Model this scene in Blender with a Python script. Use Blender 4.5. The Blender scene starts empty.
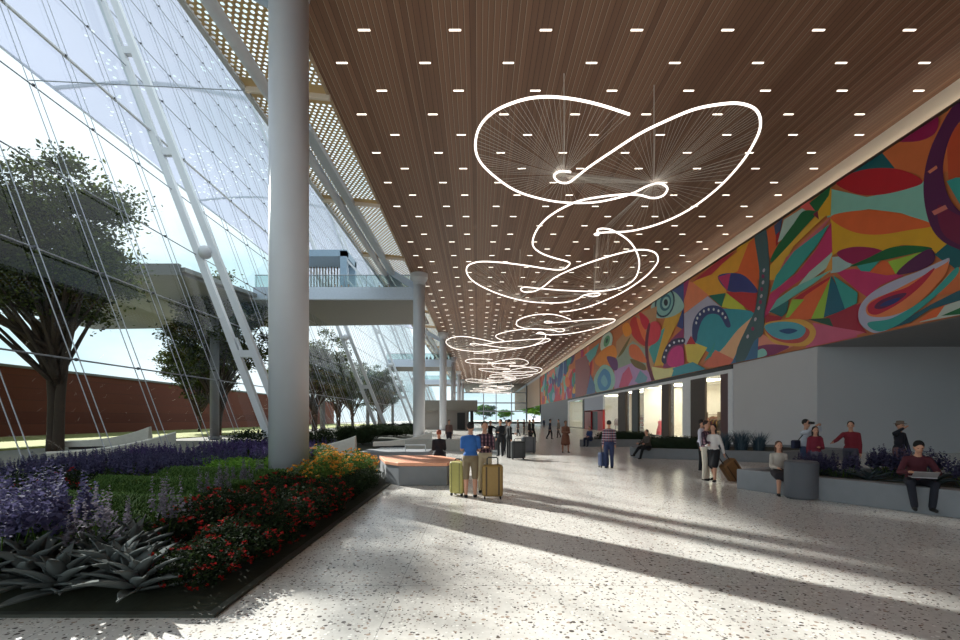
import bpy, bmesh, math, random
from mathutils import Vector, Matrix
R = random.Random
C = bpy.data.collections.new('scene'); bpy.context.scene.collection.children.link(C)
F = 480.0; VX = 478.0; HY = 418.0; EYE = 1.8
def P(px, py, Y):
    return Vector(((px-VX)*Y/F, Y, EYE+(HY-py)*Y/F))
# ---------------------------------------------------------------- materials
def lin(c):
    return tuple(((v/255)/12.92 if v/255 <= .04045 else ((v/255+.055)/1.055)**2.4) for v in c) + (1,)
MATS = {}
def new_mat(name):
    m = bpy.data.materials.new(name); m.use_nodes = True
    nt = m.node_tree; b = nt.nodes['Principled BSDF']; return m, nt, b
def mat(name, col, rough=.6, metal=0, nscale=6, namt=.12, emit=0, bump=0, coat=0):
    if name in MATS: return MATS[name]
    m, nt, b = new_mat(name)
    b.inputs['Roughness'].default_value = rough; b.inputs['Metallic'].default_value = metal
    tc = nt.nodes.new('ShaderNodeTexCoord'); no = nt.nodes.new('ShaderNodeTexNoise')
    no.inputs['Scale'].default_value = nscale; no.inputs['Detail'].default_value = 4
    nt.links.new(tc.outputs['Object'], no.inputs['Vector'])
    mx = nt.nodes.new('ShaderNodeMix'); mx.data_type = 'RGBA'
    c = lin(col)
    mx.inputs[6].default_value = tuple(v*(1-namt) for v in c[:3])+(1,)
    mx.inputs[7].default_value = tuple(min(1, v*(1+namt)) for v in c[:3])+(1,)
    nt.links.new(no.outputs['Fac'], mx.inputs[0]); nt.links.new(mx.outputs[2], b.inputs['Base Color'])
    if coat: b.inputs['Coat Weight'].default_value = coat
    if emit:
        b.inputs['Emission Strength'].default_value = emit; nt.links.new(mx.outputs[2], b.inputs['Emission Color'])
    if bump:
        bp = nt.nodes.new('ShaderNodeBump'); bp.inputs['Strength'].default_value = bump; bp.inputs['Distance'].default_value = .02
        nt.links.new(no.outputs['Fac'], bp.inputs['Height']); nt.links.new(bp.outputs[0], b.inputs['Normal'])
    MATS[name] = m; return m
def math_n(nt, op, a, b=None):
    n = nt.nodes.new('ShaderNodeMath'); n.operation = op
    for i, v in enumerate((a, b)):
        if v is None: continue
        if isinstance(v, (int, float)): n.inputs[i].default_value = v
        else: nt.links.new(v, n.inputs[i])
    return n.outputs[0]
def leaf_mat(name, c1, c2, trans=.25):
    m, nt, b = new_mat(name)
    gi = nt.nodes.new('ShaderNodeNewGeometry'); r = nt.nodes.new('ShaderNodeMix'); r.data_type = 'RGBA'
    r.inputs[6].default_value = lin(c1); r.inputs[7].default_value = lin(c2)
    nt.links.new(gi.outputs['Random Per Island'], r.inputs[0]); nt.links.new(r.outputs[2], b.inputs['Base Color'])
    b.inputs['Roughness'].default_value = .85; b.inputs['Specular IOR Level'].default_value = .15
    t = nt.nodes.new('ShaderNodeBsdfTranslucent'); nt.links.new(r.outputs[2], t.inputs['Color'])
    mx = nt.nodes.new('ShaderNodeMixShader'); mx.inputs[0].default_value = trans
    nt.links.new(b.outputs[0], mx.inputs[1]); nt.links.new(t.outputs[0], mx.inputs[2])
    nt.links.new(mx.outputs[0], nt.nodes['Material Output'].inputs['Surface']); MATS[name] = m
    return m
def terrazzo():
    m, nt, b = new_mat('terrazzo'); tc = nt.nodes.new('ShaderNodeTexCoord')
    def vor(scale, thr_lo, thr_hi):
        v = nt.nodes.new('ShaderNodeTexVoronoi'); v.inputs['Scale'].default_value = scale
        nt.links.new(tc.outputs['Object'], v.inputs['Vector'])
        s = nt.nodes.new('ShaderNodeSeparateColor'); nt.links.new(v.outputs['Color'], s.inputs[0])
        size = math_n(nt, 'MULTIPLY', s.outputs[1], .4)
        near = math_n(nt, 'LESS_THAN', v.outputs['Distance'], size)
        pick = math_n(nt, 'GREATER_THAN', s.outputs[0], thr_lo)
        return math_n(nt, 'MULTIPLY', near, pick), s.outputs[2]
    base = nt.nodes.new('ShaderNodeMix'); base.data_type = 'RGBA'
    no = nt.nodes.new('ShaderNodeTexNoise'); no.inputs['Scale'].default_value = 14; no.inputs['Detail'].default_value = 6
    nt.links.new(tc.outputs['Object'], no.inputs['Vector']); nt.links.new(no.outputs['Fac'], base.inputs[0])
    base.inputs[6].default_value = lin((200, 195, 188)); base.inputs[7].default_value = lin((236, 232, 226))
    cur = base.outputs[2]
    for sc, thr, c1, c2 in ((17, .3, (84, 78, 76), (176, 156, 140)), (30, .22, (60, 56, 56), (146, 134, 124)), (24, .55, (240, 238, 232), (255, 252, 246))):
        msk, rnd = vor(sc, thr, 0)
        cc = nt.nodes.new('ShaderNodeMix'); cc.data_type = 'RGBA'; cc.inputs[6].default_value = lin(c1); cc.inputs[7].default_value = lin(c2)
        nt.links.new(rnd, cc.inputs[0])
        mx = nt.nodes.new('ShaderNodeMix'); mx.data_type = 'RGBA'; nt.links.new(msk, mx.inputs[0])
        nt.links.new(cur, mx.inputs[6]); nt.links.new(cc.outputs[2], mx.inputs[7]); cur = mx.outputs[2]
    # slab joints every 2.85 m
    sx = nt.nodes.new('ShaderNodeSeparateXYZ'); nt.links.new(tc.outputs['Object'], sx.inputs[0])
    fx = math_n(nt, 'FRACT', math_n(nt, 'DIVIDE', math_n(nt, 'ADD', sx.outputs[0], 100.6), 2.85)); fy = math_n(nt, 'FRACT', math_n(nt, 'DIVIDE', math_n(nt, 'ADD', sx.outputs[1], 100.3), 2.85))
    j = math_n(nt, 'MAXIMUM', math_n(nt, 'LESS_THAN', fx, .0035), math_n(nt, 'LESS_THAN', fy, .0035))
    mx = nt.nodes.new('ShaderNodeMix'); mx.data_type = 'RGBA'; nt.links.new(math_n(nt, 'MULTIPLY', j, .5), mx.inputs[0])
    nt.links.new(cur, mx.inputs[6]); mx.inputs[7].default_value = lin((120, 116, 112))
    nt.links.new(mx.outputs[2], b.inputs['Base Color'])
    b.inputs['Roughness'].default_value = .2; b.inputs['Specular IOR Level'].default_value = .45
    MATS['terrazzo'] = m; return m
def slats():
    m, nt, b = new_mat('timber_slats'); tc = nt.nodes.new('ShaderNodeTexCoord')
    sx = nt.nodes.new('ShaderNodeSeparateXYZ'); nt.links.new(tc.outputs['Object'], sx.inputs[0])
    u = math_n(nt, 'DIVIDE', math_n(nt, 'ADD', sx.outputs[0], 100), .19)
    fr = math_n(nt, 'FRACT', u); cell = math_n(nt, 'FLOOR', u)
    line = math_n(nt, 'LESS_THAN', fr, .13)
    wn = nt.nodes.new('ShaderNodeTexWhiteNoise'); wn.noise_dimensions = '1D'; nt.links.new(cell, wn.inputs['W'])
    mp = nt.nodes.new('ShaderNodeMapping'); mp.inputs['Scale'].default_value = (8, .25, 1); nt.links.new(tc.outputs['Object'], mp.inputs[0])
    no = nt.nodes.new('ShaderNodeTexNoise'); no.inputs['Scale'].default_value = 1.2; no.inputs['Detail'].default_value = 5; nt.links.new(mp.outputs[0], no.inputs['Vector'])
    fac = math_n(nt, 'ADD', math_n(nt, 'MULTIPLY', wn.outputs[0], .5), math_n(nt, 'MULTIPLY', no.outputs['Fac'], .5))
    a = nt.nodes.new('ShaderNodeMix'); a.data_type = 'RGBA'; nt.links.new(fac, a.inputs[0])
    a.inputs[6].default_value = lin((112, 80, 62)); a.inputs[7].default_value = lin((158, 118, 94))
    # light joint lines, stronger on some slats
    l2 = math_n(nt, 'MULTIPLY', line, math_n(nt, 'GREATER_THAN', wn.outputs[0], .45))
    l3 = math_n(nt, 'MULTIPLY', l2, .62)
    c = nt.nodes.new('ShaderNodeMix'); c.data_type = 'RGBA'; nt.links.new(l3, c.inputs[0])
    nt.links.new(a.outputs[2], c.inputs[6]); c.inputs[7].default_value = lin((196, 172, 150))
    d = nt.nodes.new('ShaderNodeMix'); d.data_type = 'RGBA'; nt.links.new(math_n(nt, 'GREATER_THAN', fr, .93), d.inputs[0])
    nt.links.new(c.outputs[2], d.inputs[6]); d.inputs[7].default_value = lin((60, 42, 34))
    nt.links.new(d.outputs[2], b.inputs['Base Color']); b.inputs['Roughness'].default_value = .5
    MATS['slats'] = m; return m
def perforated(name, col, pitch, rad, dark=False, xlim=None):
    """sheet metal pierced by round holes in a staggered lattice (object coordinates, metres)"""
    m, nt, b = new_mat(name); tc = nt.nodes.new('ShaderNodeTexCoord')
    sx = nt.nodes.new('ShaderNodeSeparateXYZ'); nt.links.new(tc.outputs['Object'], sx.inputs[0])
    def lat(ox, oy):
        fx = math_n(nt, 'SUBTRACT', math_n(nt, 'FRACT', math_n(nt, 'DIVIDE', math_n(nt, 'ADD', sx.outputs[0], 100+ox), pitch)), .5)
        fy = math_n(nt, 'SUBTRACT', math_n(nt, 'FRACT', math_n(nt, 'DIVIDE', math_n(nt, 'ADD', sx.outputs[1], 100+oy), pitch*1.732)), .5)
        fy = math_n(nt, 'MULTIPLY', fy, 1.732)
        return math_n(nt, 'SQRT', math_n(nt, 'ADD', math_n(nt, 'MULTIPLY', fx, fx), math_n(nt, 'MULTIPLY', fy, fy)))
    d = math_n(nt, 'MINIMUM', lat(0, 0), lat(pitch/2, pitch*.866))
    h = math_n(nt, 'LESS_THAN', d, rad)
    # solid margin near each panel joint (panels 9.4 m long)
    fj = math_n(nt, 'FRACT', math_n(nt, 'DIVIDE', math_n(nt, 'ADD', sx.outputs[1], 94-18.4+9.4*4+.55), 9.4))
    h = math_n(nt, 'MULTIPLY', h, math_n(nt, 'GREATER_THAN', fj, .12))
    tr = nt.nodes.new('ShaderNodeBsdfTransparent'); mx = nt.nodes.new('ShaderNodeMixShader')
    nt.links.new(h, mx.inputs[0]); nt.links.new(b.outputs[0], mx.inputs[1]); nt.links.new(tr.outputs[0], mx.inputs[2])
    nt.links.new(mx.outputs[0], nt.nodes['Material Output'].inputs['Surface'])
    no = nt.nodes.new('ShaderNodeTexNoise'); no.inputs['Scale'].default_value = 2
    a = nt.nodes.new('ShaderNodeMix'); a.data_type = 'RGBA'; nt.links.new(no.outputs['Fac'], a.inputs[0])
    a.inputs[6].default_value = lin([v*.9 for v in col]); a.inputs[7].default_value = lin(col)
    nt.links.new(a.outputs[2], b.inputs['Base Color']); b.inputs['Roughness'].default_value = .45
    MATS[name] = m; return m
def glass(name, tint=(235, 242, 244), refl=.12):
    m, nt, b = new_mat(name); nt.nodes.remove(b)
    t = nt.nodes.new('ShaderNodeBsdfTransparent'); t.inputs[0].default_value = lin(tint)
    g = nt.nodes.new('ShaderNodeBsdfGlossy'); g.inputs['Roughness'].default_value = .02
    lw = nt.nodes.new('ShaderNodeFresnel'); lw.inputs['IOR'].default_value = 1.5
    f = math_n(nt, 'MINIMUM', math_n(nt, 'MULTIPLY', lw.outputs[0], refl*10), .6)
    mx = nt.nodes.new('ShaderNodeMixShader'); nt.links.new(f, mx.inputs[0]); nt.links.new(t.outputs[0], mx.inputs[1]); nt.links.new(g.outputs[0], mx.inputs[2])
    nt.links.new(mx.outputs[0], nt.nodes['Material Output'].inputs['Surface']); MATS[name] = m; return m
def membrane():
    m, nt, b = new_mat('canopy_membrane'); tc = nt.nodes.new('ShaderNodeTexCoord')
    v = nt.nodes.new('ShaderNodeTexVoronoi'); v.inputs['Scale'].default_value = 1.1; nt.links.new(tc.outputs['Object'], v.inputs['Vector'])
    no = nt.nodes.new('ShaderNodeTexNoise'); no.inputs['Scale'].default_value = .11; no.inputs['Detail'].default_value = 2; nt.links.new(tc.outputs['Object'], no.inputs['Vector'])
    hole = math_n(nt, 'MULTIPLY', math_n(nt, 'LESS_THAN', v.outputs['Distance'], .22), math_n(nt, 'GREATER_THAN', no.outputs['Fac'], .55))
    b.inputs['Base Color'].default_value = lin((200, 202, 214)); b.inputs['Roughness'].default_value = .5
    t = nt.nodes.new('ShaderNodeBsdfTranslucent'); t.inputs[0].default_value = lin((164, 168, 190))
    mx = nt.nodes.new('ShaderNodeMixShader'); mx.inputs[0].default_value = .5
    nt.links.new(b.outputs[0], mx.inputs[1]); nt.links.new(t.outputs[0], mx.inputs[2])
    tr = nt.nodes.new('ShaderNodeBsdfTransparent'); m2 = nt.nodes.new('ShaderNodeMixShader')
    nt.links.new(hole, m2.inputs[0]); nt.links.new(mx.outputs[0], m2.inputs[1]); nt.links.new(tr.outputs[0], m2.inputs[2])
    nt.links.new(m2.outputs[0], nt.nodes['Material Output'].inputs['Surface']); MATS['membrane'] = m; return m
def brick():
    m, nt, b = new_mat('red_brick'); tc = nt.nodes.new('ShaderNodeTexCoord')
    mp = nt.nodes.new('ShaderNodeMapping'); mp.inputs['Rotation'].default_value = (math.pi/2, 0, math.pi/2); nt.links.new(tc.outputs['Object'], mp.inputs[0])
    k = nt.nodes.new('ShaderNodeTexBrick'); k.inputs['Scale'].default_value = 1.0; k.inputs['Brick Width'].default_value = 1.2; k.inputs['Row Height'].default_value = .4
    k.inputs['Mortar Size'].default_value = .02
    k.inputs['Color1'].default_value = lin((104, 50, 40)); k.inputs['Color2'].default_value = lin((122, 62, 48)); k.inputs['Mortar'].default_value = lin((84, 48, 42))
    nt.links.new(mp.outputs[0], k.inputs['Vector']); nt.links.new(k.outputs['Color'], b.inputs['Base Color']); b.inputs['Roughness'].default_value = .85
    MATS['brick'] = m; return m
# ---------------------------------------------------------------- mesh builder
class MB:
    def __init__(s): s.v = []; s.f = []; s.m = []; s.cm = 0
    def add(s, vs, fs):
        o = len(s.v); s.v += [tuple(v) for v in vs]; s.f += [tuple(i+o for i in f) for f in fs]; s.m += [s.cm]*len(fs); return s
    def box(s, c, d, rz=0, M=None):
        x, y, z = [q/2 for q in d]
        vs = [Vector((a*x, b*y, e*z)) for a in (-1, 1) for b in (-1, 1) for e in (-1, 1)]
        if rz: rm = Matrix.Rotation(rz, 3, 'Z'); vs = [rm @ v for v in vs]
        if M: vs = [M @ v for v in vs]
        vs = [v+Vector(c) for v in vs]
        return s.add(vs, [(0, 1, 3, 2), (4, 6, 7, 5), (0, 4, 5, 1), (2, 3, 7, 6), (0, 2, 6, 4), (1, 5, 7, 3)])
    def bb(s, x0, x1, y0, y1, z0, z1): return s.box(((x0+x1)/2, (y0+y1)/2, (z0+z1)/2), (abs(x1-x0), abs(y1-y0), abs(z1-z0)))
    def bar(s, a, b, w, h):
        a = Vector(a); b = Vector(b); d = (b-a); L = d.length; d.normalize()
        up = Vector((0, 1, 0)) if abs(d.y) < .9 else Vector((0, 0, 1))
        x = d.cross(up).normalized(); y = x.cross(d).normalized()
        M = Matrix((x, y, d)).transposed()
        return s.box((a+b)/2, (w, h, L), M=M)
    def tube(s, pts, r, n=8, closed=False):
        pts = [Vector(p) for p in pts]; N = len(pts); rr = r if isinstance(r, (list, tuple)) else [r]*N
        t0 = (pts[1]-pts[0]).normalized(); u = t0.orthogonal().normalized(); o = len(s.v); vs = []
        for i, p in enumerate(pts):
            t = ((pts[min(i+1, N-1)]-pts[i-1 if i else 0])).normalized()
            u = (u-t*u.dot(t)); u = u.normalized() if u.length > 1e-6 else t.orthogonal().normalized()
            w = t.cross(u)
            for k in range(n):
                a = 2*math.pi*k/n; vs.append(p+(u*math.cos(a)+w*math.sin(a))*rr[i])
        fs = []
        for i in range(N-1):
            for k in range(n): fs.append((i*n+k, i*n+(k+1) % n, (i+1)*n+(k+1) % n, (i+1)*n+k))
        fs.append(tuple(range(n))[::-1]); fs.append(tuple(range((N-1)*n, N*n)))
        return s.add(vs, fs)
    def lathe(s, c, prof, n=24, sx=1, sy=1):
        c = Vector(c); vs = []; fs = []
        for r, z in prof:
            for k in range(n):
                a = 2*math.pi*k/n; vs.append(c+Vector((r*math.cos(a)*sx, r*math.sin(a)*sy, z)))
        for i in range(len(prof)-1):
            for k in range(n): fs.append((i*n+k, i*n+(k+1) % n, (i+1)*n+(k+1) % n, (i+1)*n+k))
        fs.append(tuple(range(n))[::-1]); fs.append(tuple(range((len(prof)-1)*n, len(prof)*n)))
        return s.add(vs, fs)
    def prism(s, poly, z0, z1):
        n = len(poly)
        vs = [(x, y, z0) for x, y in poly]+[(x, y, z1) for x, y in poly]
        return s.add(vs, [tuple(range(n))[::-1], tuple(range(n, 2*n))]+[(i, (i+1) % n, n+(i+1) % n, n+i) for i in range(n)])
    def ball(s, c, r, n=8, k=6, M=None):
        c = Vector(c); r = Vector(r) if not isinstance(r, (int, float)) else Vector((r, r, r)); vs = []; fs = []
        for i in range(1, k):
            a = math.pi*i/k
            for j in range(n):
                b = 2*math.pi*j/n; v = Vector((r.x*math.sin(a)*math.cos(b), r.y*math.sin(a)*math.sin(b), r.z*math.cos(a)))
                vs.append(c+(M @ v if M else v))
        t = Vector((0, 0, r.z)); t = M @ t if M else t
        vs += [c+t, c-t]; T = len(vs)-2
        for j in range(n):
            fs.append((T, j, (j+1) % n)); fs.append((T+1, (k-2)*n+(j+1) % n, (k-2)*n+j))
            for i in range(k-2): fs.append((i*n+j, (i+1)*n+j, (i+1)*n+(j+1) % n, i*n+(j+1) % n))
        return s.add(vs, fs)
    def build(s, name, mats, parent=None, smooth=False, bevel=0, loc=None):
        me = bpy.data.meshes.new(name); me.from_pydata(s.v, [], s.f)
        if not isinstance(mats, (list, tuple)): mats = [mats]
        for m in mats: me.materials.append(m)
        if len(mats) > 1: me.polygons.foreach_set('material_index', s.m)
        if smooth: me.polygons.foreach_set('use_smooth', [True]*len(me.polygons))
        me.update(); o = bpy.data.objects.new(name, me); C.objects.link(o)
        if parent: o.parent = parent
        if loc: o.location = loc
        if bevel:
            bv = o.modifiers.new('b', 'BEVEL'); bv.width = bevel; bv.segments = 2; bv.limit_method = 'ANGLE'
        return o
def tag(o, label=None, cat=None, group=None, kind=None):
    if label: o['label'] = label
    if cat: o['category'] = cat
    if group: o['group'] = group
    if kind: o['kind'] = kind
    return o
def thing(name, label, cat, loc=(0, 0, 0), rz=0, group=None, kind=None):
    o = bpy.data.objects.new(name, None); C.objects.link(o); o.location = loc; o.rotation_euler = (0, 0, rz); o.empty_display_size = .1
    return tag(o, label, cat, group, kind)
def struct(o): o['kind'] = 'structure'; return o
KIDS = {}
def dup(root, loc, rz=0, sc=1, label=None, group=None):
    r = root.copy(); C.objects.link(r); r.location = loc; r.rotation_euler = (0, 0, rz); r.scale = (sc, sc, sc) if isinstance(sc, (int, float)) else sc
    if label: r['label'] = label
    if group: r['group'] = group
    def rec(a, b):
        for ch in KIDS.get(a.name, a.children) if False else [q for q in C.objects if q.parent == a]:
            c = ch.copy(); C.objects.link(c); c.parent = b; rec(ch, c)
    rec(root, r); return r
def crom(pts, n=6, closed=False):
    pts = [Vector(p) for p in pts]; N = len(pts); out = []
    for i in range(N if closed else N-1):
        if closed: p0, p1, p2, p3 = pts[i-1], pts[i], pts[(i+1) % N], pts[(i+2) % N]
        else: p0, p1, p2, p3 = pts[max(i-1, 0)], pts[i], pts[i+1], pts[min(i+2, N-1)]
        for k in range(n):
            t = k/n; out.append(.5*((2*p1)+(-p0+p2)*t+(2*p0-5*p1+4*p2-p3)*t*t+(-p0+3*p1-3*p2+p3)*t**3))
    if not closed: out.append(pts[-1])
    return out
M_white = mat('white_steel', (205, 208, 214), .4, 0, 3, .04)
M_col = mat('column_paint', (206, 208, 214), .35, 0, 2, .04)
M_cable = mat('cable_steel', (156, 160, 168), .4, .5)
M_dark = mat('dark_metal', (30, 30, 34), .5)
M_black = mat('black', (14, 14, 16), .5)
M_grey = mat('grey_paint', (128, 129, 134), .6, 0, 1, .05)
M_wall = mat('grey_wall', (204, 203, 206), .7, 0, .4, .05)
M_conc = mat('concrete', (128, 130, 134), .75, 0, 5, .1, bump=.1)
M_cream = mat('cream_panel', (236, 222, 206), .6, 0, 1, .03)
M_floor = terrazzo(); M_slats = slats()
M_perf = perforated('perforated_tan', (228, 194, 140), .235, .275)
M_glass = glass('facade_glass', refl=.045); M_mem = membrane(); M_brick = brick()
M_led = mat('warm_led', (255, 240, 225), .5, emit=2.6)
M_tubeled = mat('led_tube', (255, 244, 235), .5, emit=1.7, namt=.01)
M_soil = mat('soil', (38, 42, 26), .95, 0, 12, .3, bump=.4)
# ---------------------------------------------------------------- setting
XW = 17.6; HC = 12.4; ZC = EYE+HC; XL = -5.67; YE = 172
struct(MB().bb(-60, 60, -40, 260, -.4, -.06).build('trim_ground', mat('paving', (120, 116, 108), .9)))
struct(MB().prism([(-2.45, 13.4), (-2.45, 4.4), (-13.2, 4.4), (-13.2, -26), (36, -26), (36, 230), (-13.2, 230), (-13.2, 60), (-6.2, 60), (-5.9, 24), (-3.6, 16.6)], -.3, 0).build('floor', M_floor))
ce = MB().bb(XL, XW+.1, -26, 240, ZC, ZC+.9).build('ceiling', M_slats); struct(ce)
struct(MB().bb(XL-.12, XL, -26, 240, ZC-.05, ZC+.9).build('trim_1', mat('edge_tan', (188, 164, 138), .5)))
# cove fascia above the mural
fa = MB(); fa.add([(XW-.02, -26, 13.34), (XW-.02, 135, 13.34), (XW-.02, 135, ZC), (XW-.02, -26, ZC), (XW+.4, -26, 13.34), (XW+.4, 135, 13.34), (XW+.4, 135, ZC), (XW+.4, -26, ZC)],
    [(0, 1, 2, 3), (4, 7, 6, 5), (0, 4, 5, 1), (3, 2, 6, 7), (0, 3, 7, 4), (1, 5, 6, 2)])
struct(fa.build('trim_2', M_cream))
struct(MB().bb(XW-.3, XW-.04, -26, 135, 13.24, 13.28).build('trim_3', mat('cove_shelf', (90, 76, 66), .5)))
led = MB().bb(XW-.26, XW-.2, -26, 135, 13.285, 13.30).build('cove_light', mat('cove_led', (255, 232, 208), .5, emit=7)); tag(led, 'long thin warm light strip in the cove above the mural', 'cove light')
# right wall pieces below the mural
struct(MB().bb(XW, XW+.3, 25, 33.1, 0, 5.5).bb(XW, 60, 24.9, 25.3, 0, 5.5).build('wall_right', M_wall))
struct(MB().bb(26.02, 26.08, 24.86, 24.9, 0, 5.5).build('trim_4', M_dark))
struct(MB().bb(XW, 36, -26, 25, 5.5, 5.9).build('trim_5', mat('soffit_paint', (158, 158, 160), .7)))
struct(MB().bb(36, 36.3, -26, 25, 0, 5.9).build('wall_recess', M_wall))
struct(MB().bb(XW, XW+.3, 93.9, 135, 0, 5.5).build('wall_far_right', M_grey))
struct(MB().bb(XW+.05, XW+.35, -26, 230, 5.5, 14.2).build('wall_upper_right', M_wall))
struct(MB().bb(XW, XW+.04, 135, 230, 5.5, 13.3).bb(XW, XW+.3, 150, 230, 5.3, 5.5).build('trim_6', mat('far_fascia', (200, 168, 140), .6)))
# end glazing
e = MB()
for x in (-5.6, 2, 6.5, 12, 17.3): e.bb(x-.15, x+.15, YE-.2, YE+.2, 0, ZC)
for z in (4.2, 7.2, 10.9): e.bb(-8, XW, YE-.15, YE+.15, z-.2, z+.2)
w = thing('window_2', None, None, kind='structure'); e.build('window_frame', M_white, w); MB().bb(-8, XW, YE-.02, YE+.02, 0, ZC).build('pane', M_glass, w)
struct(MB().bb(XW-.25, XW+.02, 134.7, 135, 3.3, 13.3).build('trim_7', M_dark))
struct(MB().bb(XW-.3, XW+.1, YE-.3, YE, 0, 13.3).build('trim_8', M_dark))
# ---------------------------------------------------------------- columns
for i in range(-1, 6):
    Y = 12.9+28.45*i; r = .51
    lab = {-1: 'white round column behind the viewpoint', 0: 'huge white round column rising from the planter in the foreground', 1: 'second white round column, carrying the near footbridge end', 2: 'third white round column down the hall, in front of the kiosk', 3: 'fourth white round column down the hall', 4: 'fifth white round column down the hall', 5: 'farthest white round column down the hall'}[i]
    t = thing('column', lab, 'column', (-5.08, Y, 0))
    MB().lathe((0, 0, 0), [(r, -.1), (r, 13.2)], 48).build('shaft', M_col, t, smooth=False).data.polygons.foreach_set('use_smooth', [True]*48+[False]*2)
    MB().lathe((0, 0, 13.2), [(r+.03, 0), (r+.03, .25), (r+.25, .6), (r+.25, 1.0)], 32).build('capital', M_col, t)
    MB().bar((0, 0, 12.9), (-2.9, 0, 14.6), .5, .5).build('roof_bracket', mat('bracket_blue_white', (184, 198, 218), .4), t)
    MB().lathe((0, 0, 0), [(r+.06, -.1), (r+.06, .12)], 32).build('base_ring', M_grey, t)
# ---------------------------------------------------------------- perforated roof strip, beams
pz0 = ZC-.02; XE = -8.9; sl = .1
def roofz(x): return pz0+sl*(XL-x)
sh = MB().add([(XL-.1, -26, roofz(XL)), (XL-.1, 172, roofz(XL)), (XE, 172, roofz(XE)), (XE, -26, roofz(XE))], [(0, 1, 2, 3)]).build('ceiling_perforated', M_perf); struct(sh)
tr = MB()
for k in range(-4, 17):
    y = 18.4+9.4*k; tr.bar((XL, y, roofz(XL)-.06), (XE, y, roofz(XE)-.06), .3, .12)
struct(tr.build('trim_9', M_cream))
t = thing('roof_tube', 'long white round steel tube running below the perforated roof panels', 'steel tube', (-8.0, 0, 14.2))
MB().tube([(0, -26, 0), (0, 172, 0)], .22, 20).build('tube', M_white, t, smooth=True)
for k in range(30): MB().box((0, -20+6.35*k, .25), (.12, .3, .35)).build('hanger', M_white, t)
t = thing('roof_beam', 'flat white steel beam beside the roof tube, starting past the big column', 'steel beam', (-7.35, 0, 14.2))
MB().bb(-.22, .22, 20.5, 172, -.15, .15).build('flange', mat('beam_bluewhite', (190, 200, 214), .4), t)
MB().bb(-.05, .05, 20.5, 172, .15, .5).build('web', M_white, t)
t = thing('roof_edge_gutter', 'white gutter along the outer rim of the perforated roof', 'gutter', (XE, 0, roofz(XE)))
MB().bb(-.18, 0, -26, 172, -.1, .3).build('gutter_channel', M_white, t)
# ---------------------------------------------------------------- leaning cable net facade
def GX(H): return -12.5-.37*H
LE = .37; HT = 36.7
fac = thing('window_1', None, None, kind='structure')
ZT = HT+EYE
def GP(y, z): return Vector((GX(z-EYE), y, z))
for k, (ya, yb) in enumerate([(-26, -1.5), (-1.5, 27), (27, 55.5), (55.5, 84), (84, 112.5), (112.5, 141), (141, 172)]):
    MB().add([GP(ya, 0), GP(yb, 0), GP(yb, ZT), GP(ya, ZT)], [(0, 1, 2, 3)]).build('pane', M_glass, fac)
hlev = [1.9, 5.55, 9.15, 12.8, 16.1, 19.7, 23.3, 26.9, 30.5, 34.1]
for h in hlev:
    z = h+EYE; big = abs(h-16.1) < .1
    MB().tube([GP(-20, z)+Vector((.1, 0, 0)), GP(172, z)+Vector((.1, 0, 0))], .075 if big else .028, 8).build('horizontal_rail', M_white if big else M_cable, fac)
ys = [27+2.85*k for k in range(-6, 50)]
for i, y in enumerate(ys):
    if (i-6) % 10 == 0: continue
    if y < 8: continue
    m = MB()
    for d in (-.1, .1):
        m.tube([GP(y+d*.3, 0)+Vector((.12+d, 0, 0)), GP(y+d*.3, ZT)+Vector((.12+d, 0, 0))], .018 if y < 60 else .025, 5)
    c = m.build('cable_pair', M_cable, fac)
    if y < 60:
        n = MB()
        for h in hlev: n.ball(GP(y, h+EYE)+Vector((.14, 0, 0)), (.07, .06, .06), 8, 5)
        n.build('clamp', mat('clamp_metal', (92, 94, 100), .4, .4), c)
for k in range(5):
    y = 27+28.5*k
    lab = ['leaning white ladder truss nearest, left of the big column', 'second leaning white ladder truss, seen just right of the big column', 'third leaning white ladder truss against the glass wall', 'fourth leaning white ladder truss against the glass wall', 'farthest leaning white ladder truss against the glass wall'][k]
    t = thing('facade_truss', lab, 'truss', (GX(-EYE)+.9, y, 0))
    L = ZT
    for d in (-.5, .5):
        MB().bar((d*1.1, 0, 0), (d*.55-.39*L, 0, L), .36, .35).build('chord', M_white, t)
    rg = MB(); z = 5.4
    while z < L-1:
        if abs(z-11.07) > .5:
            rg = MB().box((-.39*z, 0, z), (1.0-.012*z, .3, .4)); rg.bar((-.39*z-.25, 0, z+.15), (-.39*z-.55, 0, z+.9), .12, .12); rg.build('rung', M_white, t)
        z += 5.67
    kb = MB(); kb.ball((-.39*11.07, -.15, 11.07), .38, 14, 8); kb.build('hub_joint', M_white, t, smooth=True)
    MB().box((0, 0, .1), (1.9, .8, .3)).build('footing', M_conc, t)
tie = MB().tube([(-8.9, 18.4, 14.35), (GX(13)+.1, 18.4, 14.75)], .02, 8).build('tie_rod', M_cable); tag(tie, 'thin horizontal steel tie rod from roof edge to leaning glass', 'tie rod')
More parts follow.
